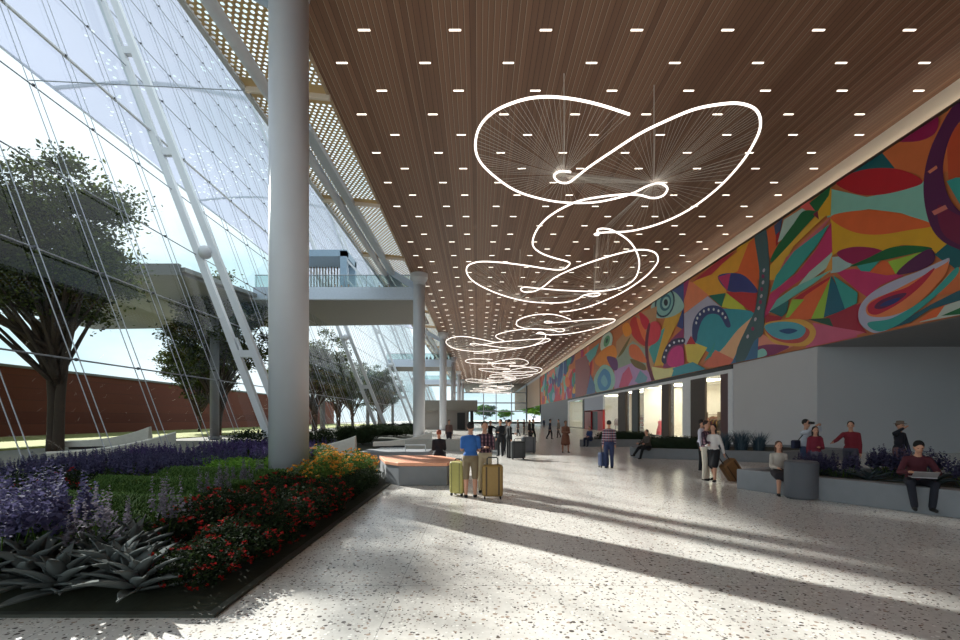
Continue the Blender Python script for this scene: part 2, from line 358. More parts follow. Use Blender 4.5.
# outer canopy
cp = MB(); NX, NY = 14, 60; vs = []; fs = []
for i in range(NX+1):
    for j in range(NY+1):
        u = i/NX; y = -30+230*j/NY
        vs.append((-26.1-22.9*u, y, 38.5+1.5*u+1.2*math.sin(u*math.pi)+.35*math.sin(j*math.pi*2/8)))
for i in range(NX):
    for j in range(NY): a = i*(NY+1)+j; fs.append((a, a+1, a+NY+2, a+NY+1))
t = thing('outer_canopy', 'huge pale translucent canopy roof above the trees beyond the glass', 'canopy', (0, 0, 0))
cp.add(vs, fs).build('membrane', M_mem, t, smooth=True)
MB().tube([(-49, -30, 39.9), (-49, 200, 39.9)], .14, 10).build('rim_tube', M_white, t)
for k in range(9): MB().tube(crom([(-26.1, -1.5+28.5*k-28.5, 38.6), (-38, -1.5+28.5*k-28.5, 40.6), (-49, -1.5+28.5*k-28.5, 40)], 4), .22, 8).build('rib', M_white, t)
# canopy masts outside
for k in range(4):
    y = 41+28.5*k
    t = thing('pier_post', ['round pale pier outside the glass behind the second tree', 'round pale pier outside the glass, next one along', 'round pale pier outside the glass, third one along', 'round pale pier outside the glass, farthest one along'][k], 'post', (-22.5, y, 0))
    MB().tube([(0, 0, -.1), (0, 0, 11.9)], .36, 18).build('shaft', M_grey, t, smooth=True); MB().lathe((0, 0, 0), [(.5, 0), (.5, .25)], 20).build('base', M_conc, t)
# ---------------------------------------------------------------- ceiling lights
lm = MB().box((0, 0, 0), (.38, .07, .012)); first = lm.build('downlight', M_led)
tag(first, 'small bright rectangular downlight set flush in the brown slatted ceiling', 'ceiling light', 'downlights in the slatted ceiling')
far = MB(); cnt = 0
for k in range(0, 112):
    y = 13.92+1.4195*k; off = -3.64 if k % 2 else -4.75
    for j in range(8):
        x = off+2.905*j
        if x < XL+.4 or x > XW-.5: continue
        cnt += 1; p = (x, y, ZC-.004)
        if cnt == 1: first.location = p
        elif cnt <= 300: o = first.copy(); C.objects.link(o); o.location = p
        else: far.box(p, (.38, .07, .012))
tag(far.build('downlight', M_led), 'far mass of tiny downlights at the deep end of the ceiling', 'ceiling light', kind='stuff')
# ---------------------------------------------------------------- pendant light ribbons
HP = 8.6
def pl(px, py):
    Y = HP*F/(HY-py); return Vector(((px-VX)*Y/F, Y, 0))
def z7(a): return [(440+x/2.824, 80+y/2.824) for x, y in a]
def z8(a): return [(440+x/3.554, 220+y/3.554) for x, y in a]
rib1 = z7([(535, 97), (450, 75), (370, 62), (290, 58), (220, 68), (150, 95), (110, 135), (100, 185), (115, 225), (155, 265), (210, 305), (270, 330), (340, 347), (420, 352), (480, 345), (540, 328), (590, 302), (620, 292), (642, 302), (630, 320), (600, 326), (565, 319), (520, 320), (450, 331), (380, 350), (310, 390), (272, 432), (262, 470), (285, 490), (325, 502), (358, 508)])+\
    z8([(461, 150), (440, 168), (400, 172), (300, 160), (200, 152), (130, 155), (95, 175), (105, 210), (150, 240), (230, 270), (320, 288), (420, 290), (480, 280), (515, 262), (560, 258), (567, 267), (545, 275), (515, 272)])
rib2 = z7([(370, 260), (340, 262), (322, 277), (335, 295), (362, 296), (388, 275), (420, 245), (480, 200), (560, 145), (640, 105), (720, 75), (800, 65), (850, 70), (890, 90), (905, 125), (895, 170), (850, 240), (780, 310), (700, 365), (620, 400), (540, 420), (470, 425), (442, 430), (438, 438), (448, 440)])+\
    z8([(560, 42), (585, 38), (620, 46), (670, 75), (700, 115), (708, 160), (690, 205), (640, 235), (560, 250), (450, 250), (350, 245), (300, 243), (287, 252), (300, 260), (335, 256), (370, 235), (410, 200), (480, 165), (560, 135), (650, 110), (715, 103), (760, 115), (775, 140), (765, 170), (720, 215), (640, 265), (540, 305), (470, 321), (425, 322)])
def ribbon(name, pxs, hubs, label):
    pts = [pl(*p) for p in pxs]; N = len(pts)
    for i, p in enumerate(pts): p.z = .1*math.sin(i*.55)
    path = crom(pts, 5)
    c0 = Vector((sum(p.x for p in pts)/N, sum(p.y for p in pts)/N, HP+EYE))
    off = Vector((c0.x, c0.y, 0)); t = thing(name, label, 'pendant light', c0, group='looping light ribbons')
    MB().tube([p-off for p in path], .038, 8).build('light_tube', M_tubeled, t, smooth=True)
    for hx, hy, lo, hi, n in hubs:
        h = pl(hx, hy)-off; h.z = .15
        m = MB()
        a = int(lo*len(path)); b = int(hi*len(path))
        for k in range(n):
            q = path[min(len(path)-1, a+int((b-a)*k/n))]-off
            m.tube([h, q], .0055, 3)
        m.build('wire_fan', mat('fine_wire', (235, 228, 220), .4, .2), t)
        m = MB().tube([h, (h.x, h.y, ZC-c0.z)], .015, 5); m.ball(h, .09); m.build('suspension_cable', mat('susp', (220, 214, 206), .4), t)
    return t
A1 = ribbon('ribbon_pendant', rib1, [(564, 179, 0, .42, 90), (520, 301, .6, .97, 60)], 'nearest looping white light ribbon with wide open left-hand loop')
B1 = ribbon('ribbon_pendant', rib2, [(654, 187, .02, .42, 90), (594, 298, .44, .72, 50), (608, 290, .74, 1, 50)], 'nearest looping white light ribbon with wide right-hand loop by the mural')
words = ['second', 'third', 'fourth', 'fifth', 'farthest']
for k in range(1, 6):
    for s_, nm in ((A1, 'left-hand'), (B1, 'right-hand')):
        l = s_.location; ang = [0, .5, -.2, .35, .1, -.3][k]
        dup(s_, (l.x-(.3 if s_ is A1 else .0), l.y+28.45*k, l.z+(.3 if k % 2 else 0)), ang, label='%s looping %s light ribbon along the ceiling from the viewpoint' % (words[k-1], nm))
# ---------------------------------------------------------------- mural
ZM = {1: (840, 80, 5.333), 2: (840, 200, 4.575), 3: (740, 160, 5.333), 4: (740, 260, 5.82), 5: (660, 220, 4.0), 6: (580, 280, 5.333), 0: (0, 0, 1)}
MZ0, MZ1 = 5.52, 13.34
pal = {}; mural_m = [mat('mural_ground', (205, 120, 70), .55, 0, 1.5, .12)]
def mcol(c):
    if c not in pal: mural_m.append(mat('paint_%d_%d_%d' % c, c, .55, 0, 1.5, .1)); pal[c] = len(mural_m)-1
    return pal[c]
mu = MB(); mu.bb(XW-.1, XW+.02, -20, 135, MZ0, MZ1); layer = [0]
def clip(poly, ax, val, keep):
    out = []
    for i in range(len(poly)):
        a = poly[i-1]; b = poly[i]; ia = (a[ax]-val)*keep >= 0; ib = (b[ax]-val)*keep >= 0
        if ia != ib:
            t = (val-a[ax])/(b[ax]-a[ax]); out.append((a[0]+(b[0]-a[0])*t, a[1]+(b[1]-a[1])*t))
        if ib: out.append(b)
    return out
def yz_poly(c, yz):
    for ax, v, k in ((1, MZ0+.01, 1), (1, MZ1-.01, -1), (0, -20, 1), (0, 134.6, -1)):
        if len(yz) < 3: return
        yz = clip(yz, ax, v, k)
    if len(yz) < 3: return
    layer[0] += 1; x = XW-.101-.00025*layer[0]; mu.cm = mcol(c)
    mu.add([(x, y, z) for y, z in yz], [tuple(range(len(yz)))])
def mp_(k, c, pts, s=0, n=5):
    x0, y0, sc = ZM[k]; q = [(x0+x/sc, y0+y/sc) for x, y in pts]
    if s: q = [(v.x, v.y) for v in crom([Vector((a, b, 0)) for a, b in q], n, True)]
    yz = []
    for x, y in q:
        x = max(x, 500); Y = XW*F/(x-VX); yz.append((Y, EYE+(HY-y)*Y/F))
    yz_poly(c, yz)
def mell(k, c, cx, cy, rx, ry, a=0):
    mp_(k, c, [(cx+rx*math.cos(t)*math.cos(a)-ry*math.sin(t)*math.sin(a), cy+rx*math.cos(t)*math.sin(a)+ry*math.sin(t)*math.cos(a)) for t in [2*math.pi*i/20 for i in range(20)]])
rr = R(5); PALETTE = [(205, 40, 60), (235, 110, 50), (235, 170, 50), (40, 150, 150), (60, 90, 150), (185, 40, 110), (120, 190, 170), (230, 140, 120), (90, 50, 110), (60, 130, 80), (150, 175, 200)]
# far stretch and the stretch beside the viewpoint
for i in range(110):
    Y = rr.uniform(74, 134); z = rr.uniform(5.5, 13.3); a = rr.uniform(0, 3.14); L = rr.uniform(1.5, 4.5); w_ = L*rr.uniform(.2, .55)
    yz_poly(rr.choice(PALETTE), [(Y+L*math.cos(t)*math.cos(a)-w_*math.sin(t)*math.sin(a), z+L*math.cos(t)*math.sin(a)*.8+w_*math.sin(t)*math.cos(a)) for t in [2*math.pi*q/12 for q in range(12)]])
for i in range(60):
    Y = rr.uniform(-18, 16); z = rr.uniform(5.5, 13.3); a = rr.uniform(0, 3.14); L = rr.uniform(1.5, 4); w_ = L*rr.uniform(.25, .5)
    yz_poly(rr.choice(PALETTE), [(Y+L*math.cos(t)*math.cos(a)-w_*math.sin(t)*math.sin(a), z+L*math.cos(t)*math.sin(a)+w_*math.sin(t)*math.cos(a)) for t in [2*math.pi*q/14 for q in range(14)]])
ORB = (214, 112, 60); AQ = (140, 200, 185); TE = (0, 96, 104); RD = (190, 16, 38); YL = (228, 172, 34); MG = (158, 8, 82); GR = (0, 104, 56); PU = (88, 20, 78)
TL = (52, 164, 156); PK = (204, 44, 108); OR = (232, 104, 48); LM = (160, 200, 64); LV = (186, 184, 208); MV = (206, 104, 116); SA = (234, 146, 124)
# right stretch
mp_(0, AQ, [(830, 188), (870, 197), (896, 192), (928, 181), (930, 210), (934, 224), (905, 213), (872, 209), (838, 215), (830, 218)])
mp_(1, ORB, [(225, 395), (330, 325), (520, 300), (560, 220), (640, 100), (720, 60), (720, 400), (480, 560), (430, 500), (300, 470)])
mp_(1, TE, [(60, 500), (240, 385), (310, 470), (200, 500)]); mp_(1, MG, [(330, 320), (420, 230), (530, 190), (545, 240), (520, 290), (460, 320), (390, 330)], 1)
mp_(1, RD, [(-10, 545), (100, 490), (220, 470), (350, 480), (462, 540), (380, 580), (230, 612), (100, 605)], 1)
mp_(2, YL, [(-30, 75), (100, 150), (440, 110), (510, 205), (460, 250), (430, 215), (300, 205), (210, 235), (100, 215), (0, 240), (-30, 262)])
mp_(2, OR, [(-25, 72), (80, 50), (200, 48), (320, 70), (445, 115), (330, 138), (200, 158), (90, 150), (0, 110)], 1)
mp_(2, PK, [(-10, 325), (80, 315), (270, 340), (310, 345), (200, 390), (140, 445), (90, 410)])
mp_(2, (170, 200, 200), [(-30, 262), (10, 258), (75, 298), (10, 330), (-30, 335)])
mp_(2, TL, [(90, 300), (200, 275), (150, 328), (110, 325)]); mp_(2, OR, [(150, 330), (210, 275), (240, 285), (270, 340), (230, 345)])
mp_(2, LM, [(235, 282), (425, 228), (330, 290), (270, 338)]); mp_(2, MG, [(0, 240), (70, 215), (160, 218), (218, 240), (150, 270), (80, 292), (30, 275)], 1)
mp_(2, GR, [(60, 305), (150, 262), (240, 220), (330, 208), (420, 215), (432, 228), (330, 250), (200, 278)], 1)
mp_(2, PU, [(275, 340), (330, 280), (420, 225), (452, 250), (440, 290), (370, 325)], 1)
mp_(2, (176, 34, 62), [(-5, 530), (110, 470), (100, 560), (140, 610), (60, 600), (-5, 590)]); mp_(2, (214, 100, 128), [(-60, 570), (130, 605), (60, 630), (-60, 650)])
mp_(2, TE, [(450, 250), (520, 190), (600, 200), (600, 360), (515, 290), (490, 280)]); mp_(2, ORB, [(600, 290), (520, 330), (430, 440), (600, 420)])
mp_(2, (30, 92, 106), [(240, 590), (430, 480), (549, 420), (600, 400), (600, 450), (430, 500), (340, 560)])
mp_(2, (190, 200, 190), [(380, 560), (440, 505), (520, 475), (600, 450), (600, 520)]); mp_(2, OR, [(370, 560), (440, 505), (500, 480), (460, 535)]); mp_(2, GR, [(480, 530), (600, 480), (600, 520)])
mp_(2, LV, [(160, 605), (105, 560), (105, 490), (160, 425), (260, 370), (380, 325), (490, 275), (520, 270), (500, 330), (440, 400), (360, 480), (280, 560), (220, 600)], 1)
mp_(2, TL, [(145, 560), (240, 545), (330, 500), (430, 430), (549, 310), (549, 350), (420, 470), (290, 565), (210, 600), (160, 590)], 1)
mp_(2, (236, 130, 76), [(155, 532), (133, 500), (160, 460), (250, 420), (350, 370), (500, 290), (516, 272), (500, 340), (410, 440), (330, 500), (240, 532)], 1)
mp_(2, (196, 26, 62), [(145, 512), (150, 475), (230, 430), (330, 395), (450, 310), (400, 380), (320, 450), (240, 500), (180, 525)], 1)
mp_(2, (96, 24, 74), [(172, 492), (200, 460), (280, 430), (322, 428), (280, 465), (210, 497)], 1); mp_(2, (40, 50, 120), [(198, 486), (230, 462), (292, 446), (262, 475)], 1)
mp_(1, (200, 76, 40), [(590, 300), (640, 240), (760, 200), (760, 500), (600, 530)]); mp_(1, TL, [(590, 540), (640, 520), (760, 520), (760, 720), (660, 660)])
mp_(0, PU, [(965, 98), (953, 112), (944, 128), (934, 150), (928, 175), (928, 200), (934, 225), (945, 240), (962, 249), (990, 258), (990, 225), (965, 212), (952, 195), (947, 172), (950, 150), (959, 128), (975, 108)], 1, 4)
mp_(0, (120, 14, 66), [(942, 205), (960, 214), (985, 225), (985, 250), (960, 243), (945, 230)], 1, 4)
mp_(1, (226, 130, 100), [(488, 488), (535, 455), (542, 470), (500, 499)]); mp_(2, (216, 120, 110), [(438, 52), (500, 22), (512, 40), (450, 70)])
# middle stretch
mp_(3, OR, [(95, 430), (195, 350), (215, 470), (180, 545), (150, 440)]); mp_(3, YL, [(-5, 470), (90, 415), (100, 520), (0, 560)]); mp_(3, OR, [(0, 620), (50, 460), (95, 445), (125, 640)])
mp_(3, (60, 80, 120), [(195, 350), (240, 312), (225, 400), (205, 410)]); mp_(3, RD, [(205, 400), (225, 380), (220, 440), (205, 462)])
mp_(3, (182, 208, 200), [(215, 440), (248, 318), (350, 255), (400, 270), (300, 380)]); mp_(3, (230, 96, 92), [(335, 250), (388, 212), (418, 270), (380, 277)])
mp_(3, YL, [(420, 300), (500, 148), (505, 160), (500, 295), (440, 305)]); mp_(3, (230, 180, 60), [(175, 560), (420, 300), (470, 300), (300, 460), (200, 640), (170, 640)])
mp_(3, MV, [(190, 660), (260, 520), (505, 300), (420, 420), (230, 700)])
mp_(3, GR, [(178, 548), (200, 480), (300, 340), (350, 275), (410, 270), (422, 290), (350, 370), (260, 470)], 1); mp_(3, GR, [(385, 230), (500, 140), (490, 190), (425, 282)]); mp_(3, (120, 20, 60), [(405, 290), (430, 268), (437, 318)])
mp_(4, TL, [(190, 190), (225, 90), (330, -50), (540, -210), (470, -90), (330, 80), (250, 150)]); mp_(4, PK, [(150, 340), (190, 200), (350, 75), (460, -60), (550, -220), (555, -50), (420, 80), (250, 200), (175, 330)])
mp_(4, (176, 208, 196), [(340, 165), (420, 70), (555, -45), (555, 20), (440, 110)]); mp_(4, (232, 160, 70), [(490, 110), (555, -30), (555, 60)])
mp_(4, (110, 190, 180), [(180, 310), (230, 230), (330, 160), (555, 55), (450, 135), (300, 230)])
mp_(4, (196, 24, 48), [(330, 225), (430, 160), (545, 95), (540, 130), (400, 230)]); mp_(4, LM, [(548, 95), (505, 338), (425, 342), (500, 200)]); mp_(4, OR, [(542, 110), (490, 215), (430, 345), (270, 352), (400, 205)])
mp_(4, (0, 100, 124), [(548, 90), (600, 180), (632, 288), (505, 335)]); mp_(4, TL, [(560, 88), (705, 190), (700, 252), (630, 285)]); mp_(4, (0, 104, 108), [(185, 300), (300, 232), (290, 300), (260, 332)])
mp_(4, (176, 24, 52), [(165, 318), (262, 330), (250, 358), (165, 368)]); mp_(4, LM, [(280, 335), (320, 230), (392, 228), (300, 335)])
mp_(4, (168, 30, 58), [(520, 335), (700, 255), (705, 412), (555, 388)]); mp_(4, (214, 96, 130), [(440, 365), (690, 412), (705, 455), (390, 520), (460, 430)]); mp_(4, (20, 80, 60), [(415, 345), (540, 338), (562, 388)])
mp_(4, SA, [(30, 560), (70, 480), (150, 430), (200, 470), (330, 500), (200, 560)]); mp_(4, (232, 174, 78), [(155, 378), (250, 350), (370, 345), (440, 380), (460, 430), (420, 490), (340, 502), (200, 475)], 1)
mp_(4, (200, 76, 70), [(162, 388), (300, 362), (410, 398), (418, 440), (370, 480), (280, 482), (200, 452)], 1); mp_(4, (84, 172, 190), [(158, 384), (240, 360), (340, 365), (400, 400), (370, 450), (280, 465), (200, 440)], 1)
mp_(4, (24, 76, 130), [(243, 412), (300, 398), (352, 410), (300, 430)], 1); mp_(4, (140, 44, 100), [(85, 525), (170, 492), (300, 502), (250, 535), (165, 565)], 1); mp_(4, (150, 210, 200), [(88, 545), (150, 515), (172, 552), (110, 570)], 1)
mp_(4, (50, 100, 170), [(20, 590), (85, 530), (100, 570)])
# face-like stretch
mp_(5, OR, [(300, 210), (350, 105), (400, 60), (400, 290), (340, 260)]); mp_(5, (238, 170, 48), [(130, 255), (240, 190), (365, 90), (320, 205), (250, 230), (280, 295), (205, 302)]); mp_(5, (238, 138, 98), [(103, 240), (140, 250), (205, 302), (105, 375)])
mp_(5, (196, 44, 66), [(140, 245), (240, 165), (310, 125), (215, 218)]); mp_(5, (180, 60, 120), [(95, 250), (125, 240), (110, 300), (100, 330)]); mp_(5, (200, 44, 52), [(272, 288), (398, 285), (392, 375), (340, 342)]); mp_(5, (206, 210, 66), [(255, 347), (275, 292), (345, 345), (365, 375)])
mp_(5, (0, 116, 96), [(203, 302), (272, 292), (256, 347)]); mp_(5, LV, [(104, 375), (200, 304), (255, 350), (160, 385), (140, 465), (110, 505), (104, 490)])
mp_(5, (240, 186, 140), [(215, 535), (385, 370), (310, 570)]); mp_(5, (48, 160, 178), [(143, 485), (158, 400), (210, 362), (285, 355), (385, 372), (320, 440), (235, 535), (170, 505)], 1)
mp_(5, (50, 60, 132), [(240, 226), (300, 212), (352, 226), (402, 287), (340, 288), (280, 282)], 1); mp_(5, PK, [(240, 228), (292, 213), (278, 283)]);
mp_(5, (40, 60, 120), [(140, 492), (138, 420), (163, 368), (210, 342), (262, 355), (292, 418), (276, 428), (246, 382), (205, 377), (177, 402), (160, 450), (155, 482)], 1)
for a in range(9): q = math.pi*(1.02+a*.105); mell(5, (220, 226, 232), 215+62*math.cos(q), 415+58*math.sin(q), 4, 6)
mp_(5, (230, 206, 90), [(108, 500), (145, 490), (198, 510), (150, 592), (118, 565)]); mp_(5, (200, 40, 56), [(113, 497), (132, 462), (152, 497)]); mp_(5, (228, 116, 90), [(180, 585), (230, 520), (312, 560), (280, 595)]); mp_(5, TL, [(185, 565), (232, 485), (215, 545)])
mp_(5, (64, 116, 158), [(300, 565), (388, 375), (410, 380), (400, 560), (270, 600)])
# patterned dark band between the stretches
mp_(4, (66, 98, 104), [(98, -140), (108, -200), (140, -215), (172, -160), (185, 0), (185, 150), (160, 300), (150, 430), (100, 470), (40, 590), (-10, 600), (0, 510), (60, 380), (105, 280), (128, 100), (120, 0)], 1, 3)
for x, y in ((155, 60), (150, 130), (140, 210), (125, 280), (105, 345), (60, 445)): mell(4, (200, 190, 200), x, y, 7, 12, .3)
for x, y in ((150, 95), (142, 170), (135, 245), (90, 400)): mell(4, (150, 40, 90), x, y, 9, 12)
# left of the face
mp_(5, (70, 90, 150), [(0, 320), (60, 280), (103, 240), (103, 350), (60, 400)]); mp_(5, (222, 172, 60), [(-5, 500), (30, 385), (97, 368), (40, 480), (20, 585), (-5, 570)]); mp_(5, (48, 64, 132), [(75, 425), (103, 345), (103, 440)])
mp_(5, (150, 50, 110), [(18, 590), (50, 480), (103, 430), (103, 600)]); mp_(5, (214, 48, 136), [(40, 580), (45, 530), (75, 505), (100, 515), (100, 590)], 1); mp_(5, (40, 40, 86), [(13, 560), (30, 508), (60, 478), (104, 472), (104, 494), (60, 504), (36, 540), (30, 575)], 1)
for x, y in ((24, 548), (32, 522), (46, 502), (64, 490), (84, 484), (98, 483)): mell(5, (220, 226, 240), x, y, 4, 5)
mp_(5, (228, 220, 130), [(-5, 600), (70, 588), (50, 640), (-5, 650)]); mp_(5, (66, 158, 176), [(60, 592), (140, 568), (200, 600), (50, 640)])
mp_(5, (164, 204, 198), [(-30, 350), (0, 310), (60, 285), (102, 332), (96, 362), (50, 388), (-10, 390)], 1)
mell(6, (20, 64, 86), 462, 122, 52, 80, .25); mell(6, (140, 194, 194), 462, 122, 44, 70, .25); mell(6, (44, 110, 130), 466, 120, 30, 46, .2); mell(6, (160, 205, 205), 468, 120, 20, 32, .2); mell(6, (16, 40, 56), 468, 120, 11, 18)
mp_(6, (196, 150, 110), [(200, 330), (340, 170), (420, 140), (400, 500), (200, 480)]); mp_(6, (152, 170, 154), [(200, 410), (290, 325), (360, 370), (360, 475), (190, 480)]); mp_(6, (70, 166, 166), [(375, 370), (430, 280), (480, 240), (405, 450)])
mp_(6, (222, 172, 60), [(405, 460), (470, 230), (540, 180), (540, 210), (450, 385), (440, 455)]); mp_(6, (196, 156, 206), [(190, 480), (290, 440), (365, 480), (405, 530), (390, 560), (190, 600)]); mp_(6, (232, 226, 160), [(392, 462), (510, 480), (495, 525), (405, 540)])
mp_(6, (84, 140, 150), [(280, 240), (310, 190), (330, 300), (300, 300)]); mp_(6, (208, 44, 46), [(275, 228), (290, 300), (350, 352), (366, 332), (340, 300), (308, 198)], 1); mp_(6, (240, 120, 70), [(310, 200), (335, 290), (362, 330), (355, 250)], 1); mp_(6, (214, 32, 68), [(328, 172), (378, 215), (362, 265), (335, 230)], 1)
mp_(6, (228, 66, 86), [(368, 352), (358, 300), (388, 228), (430, 228), (442, 280), (420, 330)], 1); mp_(6, (112, 32, 64), [(372, 240), (384, 240), (372, 340), (382, 450), (420, 570), (405, 575), (366, 455), (356, 340)], 1)
mp_(6, (228, 116, 64), [(272, 352), (312, 348), (357, 410), (357, 442), (280, 412)], 1); mp_(6, (120, 100, 50), [(278, 420), (350, 448), (357, 482), (300, 462)], 1); mp_(6, (216, 90, 130), [(215, 570), (235, 500), (270, 460), (290, 520), (250, 590)]); mp_(6, (120, 170, 190), [(300, 540), (330, 480), (370, 520), (350, 570)])
mp_(6, (116, 100, 44), [(208, 412), (262, 320), (277, 308), (242, 382)], 1); mp_(6, (242, 154, 46), [(233, 250), (265, 228), (284, 280), (250, 302)], 1); mp_(6, (96, 174, 174), [(30, 400), (110, 335), (90, 400), (60, 440)]); mell(6, (204, 222, 206), 148, 332, 30, 58, .3); mell(6, (96, 166, 120), 150, 326, 15, 32, .3); mell(6, (30, 80, 60), 150, 324, 6, 14, .3)
mp_(6, (242, 146, 42), [(85, 425), (130, 370), (185, 348), (205, 400), (170, 455), (110, 460)], 1); mp_(6, (104, 42, 116), [(150, 410), (202, 420), (208, 475), (180, 475)], 1); mp_(6, (156, 206, 192), [(80, 530), (125, 455), (175, 470), (195, 540), (165, 600), (100, 605)], 1); mp_(6, (66, 146, 200), [(100, 530), (132, 475), (165, 495), (172, 550), (150, 585), (112, 585)], 1)
mp_(6, (120, 190, 210), [(118, 540), (135, 505), (155, 545), (140, 570)], 1); mp_(6, (158, 92, 96), [(-20, 430), (40, 400), (62, 480), (40, 610), (-20, 630)]); mp_(6, (80, 120, 170), [(40, 610), (62, 500), (85, 560), (90, 610)])
mu_o = mu.build('mural', mural_m); tag(mu_o, 'huge bright multicoloured abstract painted mural along the upper right wall', 'mural')
# ---------------------------------------------------------------- shopfronts
M_sglass = glass('shop_glass', (245, 247, 247), .015); SX = XW; HB = 5.5; WT = 4.95
M_timb = mat('dark_timber', (62, 48, 40), .6, 0, 9, .25); M_tan = mat('taupe', (130, 112, 96), .6); M_wf = mat('white_frame', (222, 224, 230), .5)
M_int = mat('shop_cream', (248, 241, 230), .7, 0, 1, .04)
struct(MB().bb(SX-.06, SX+.3, 33.1, 93.9, 5.2, 5.5).build('trim_10', M_black))
struct(MB().bb(SX-.05, SX+.3, 33.1, 80, WT, 5.2).bb(SX-.05, SX+.3, 33.1, 33.7, 0, WT).bb(SX-.05, SX+.3, 80, 93.9, 4.9, 5.2).bb(SX-.05, SX+.3, 93.3, 93.9, 0, 4.9).build('trim_11', M_wf))
def pil(y0, y1, d, m, lab, z1=WT):
    o = MB().bb(SX-.02, SX+d, y0, y1, 0, z1).build('shopfront_pier', m); tag(o, lab, 'pier')
pil(33.75, 34.8, .12, mat('mosaic_red_black', (72, 26, 34), .5, 0, 14, .9), 'dark red mottled pier at the near end of the shopfronts')
pil(37.2, 39.7, .14, M_timb, 'wide dark timber pier beside the nearest shop opening'); pil(39.75, 41.3, .12, M_wf, 'white pier between shop windows, next to dark timber pier')
pil(44.3, 46.0, .5, M_timb, 'dark brown pier left of the white shop pier'); pil(52.8, 54.9, .2, M_black, 'slim black pier between the two middle shop windows'); pil(57.2, 60.3, .4, M_timb, 'brown pier beyond the slim black one')
pil(79.4, 80.8, .2, M_black, 'thin black pier beside the red shopfront')
struct(MB().bb(SX, SX+.25, 67.6, 79.4, 3.0, WT).build('trim_12', mat('blue_grey_panel', (190, 196, 212), .6)))
struct(MB().bb(SX+6.5, SX+6.8, 33.1, 94, 0, WT+.3).bb(SX, SX+6.8, 33.1, 33.3, 0, 5).bb(SX, SX+6.8, 93.9, 94.1, 0, 5).bb(SX+.3, SX+6.8, 51.8, 51.9, 0, 5).bb(SX+.3, SX+6.8, 71.5, 71.6, 0, 5).bb(SX+.3, SX+6.8, 79.4, 79.5, 0, 5).build('wall_shop', M_int))
struct(MB().bb(SX+.3, SX+6.8, 33.1, 94, WT+.3, WT+.5).build('ceiling_shop', M_int))
M_plate = mat('shop_light_panel', (255, 244, 220), .5, emit=11)
for k, y in enumerate((36, 43, 49.5, 56, 63.5, 73, 86)):
    t = thing('shop_ceiling_light', 'bright square ceiling light inside the %s shop bay' % ['nearest', 'second', 'third', 'fourth', 'fifth', 'red-fronted', 'farthest'][k], 'ceiling light', (SX+2.6, y, WT+.26))
    MB().box((0, 0, 0), (2.6, 3.2, .06)).build('diffuser', M_plate, t); MB().box((0, 0, .02), (2.8, 3.4, .05)).build('frame', M_wf, t)
red = mat('shop_red', (180, 20, 28), .5)
t = thing('red_shopfront', 'red panelled shopfront with dark door gaps', 'shopfront', (SX, 73, 0))
MB().bb(0, .3, -5.4, -2.4, 0, 3).bb(0, .3, 1.8, 6.2, 0, 3).bb(0, .3, -5.4, 6.2, 2.8, 3.0).build('panel', red, t)
sb = MB()
for k in range(5): sb.bb(-.05, 0, 2.2+.8*k, 2.35+.8*k, .1, 2.8)
sb.build('slat', mat('white_slat', (225, 215, 210), .5), t); MB().bb(.2, .3, -2.4, 1.8, 0, 2.8).build('door', M_black, t)
for i, (ya, yb) in enumerate(((34.8, 37.2), (41.3, 44.3), (46, 52.8), (54.9, 57.2), (60.3, 67.6), (80.8, 93.3))):
    w = thing('window_%d' % (i+3), None, None, kind='structure'); MB().bb(SX+.1, SX+.12, ya, yb, .1, WT).build('pane', M_sglass, w); MB().bb(SX+.05, SX+.18, ya, yb, 0, .12).build('window_frame', M_dark, w)
# goods inside the shops
def rack(y, x, cols, lab, seed):
    t = thing('clothes_rack', lab, 'clothes rack', (x, y, 0)); r_ = R(seed)
    MB().tube([(0, -1, 0), (0, -1, 1.7), (0, 1, 1.7), (0, 1, 0)], .03, 6).build('rail', M_dark, t)
    for k in range(9):
        g = MB(); yy = -.85+k*.21; g.lathe((0, yy, .75), [(.26, 0), (.22, .35), (.24, .75), (.08, .9)], 10, 1, .3); g.build('garment', mat('cloth_%d_%d_%d' % cols[k % len(cols)], cols[k % len(cols)], .8), t, smooth=True)
rack(56.5, SX+2.4, [(150, 60, 60), (60, 50, 60), (210, 190, 180)], 'rack of red and grey clothes in the third window', 1); rack(66, SX+1.6, [(120, 60, 50), (200, 170, 150)], 'rack of brown and beige clothes in the fifth window', 2)
rack(40.5, SX+2.4, [(50, 40, 40), (150, 120, 60), (90, 30, 40)], 'rack of dark clothes in the nearest shop opening', 3); rack(87, SX+2, [(190, 60, 60), (70, 70, 70), (220, 200, 160)], 'rack of red and pale clothes in the farthest window', 4)
def shelf(y, x, lab, seed):
    t = thing('display_shelf', lab, 'shelf', (x, y, 0)); r_ = R(seed)
    m = MB(); m.bb(-.25, .25, -1.5, -1.45, 0, 2.4); m.bb(-.25, .25, 1.45, 1.5, 0, 2.4)
    for z in (.3, .9, 1.5, 2.1): m.bb(-.25, .25, -1.5, 1.5, z, z+.05)
    m.build('rack_frame', M_tan, t); g = MB()
    for z in (.35, .95, 1.55):
        for k in range(9): h = r_.uniform(.15, .42); g.box((0, -1.25+k*.31, z+h/2), (.3, r_.uniform(.12, .24), h))
    g.build('goods', mat('goods', (150, 100, 80), .6, 0, 3, .8), t)
shelf(65.5, SX+6.1, 'brown display shelf at the back of the third window', 1); shelf(48.5, SX+6.1, 'brown display shelf at the back of the nearest shop', 2); shelf(60, SX+6.1, 'brown display shelf behind the narrow window', 3); shelf(69.5, SX+6.1, 'brown display shelf at the back of the fifth window', 4)
t = thing('mannequin', 'mannequin in a long red dress in the third shop window', 'mannequin', (SX+1.3, 49.8, 0))
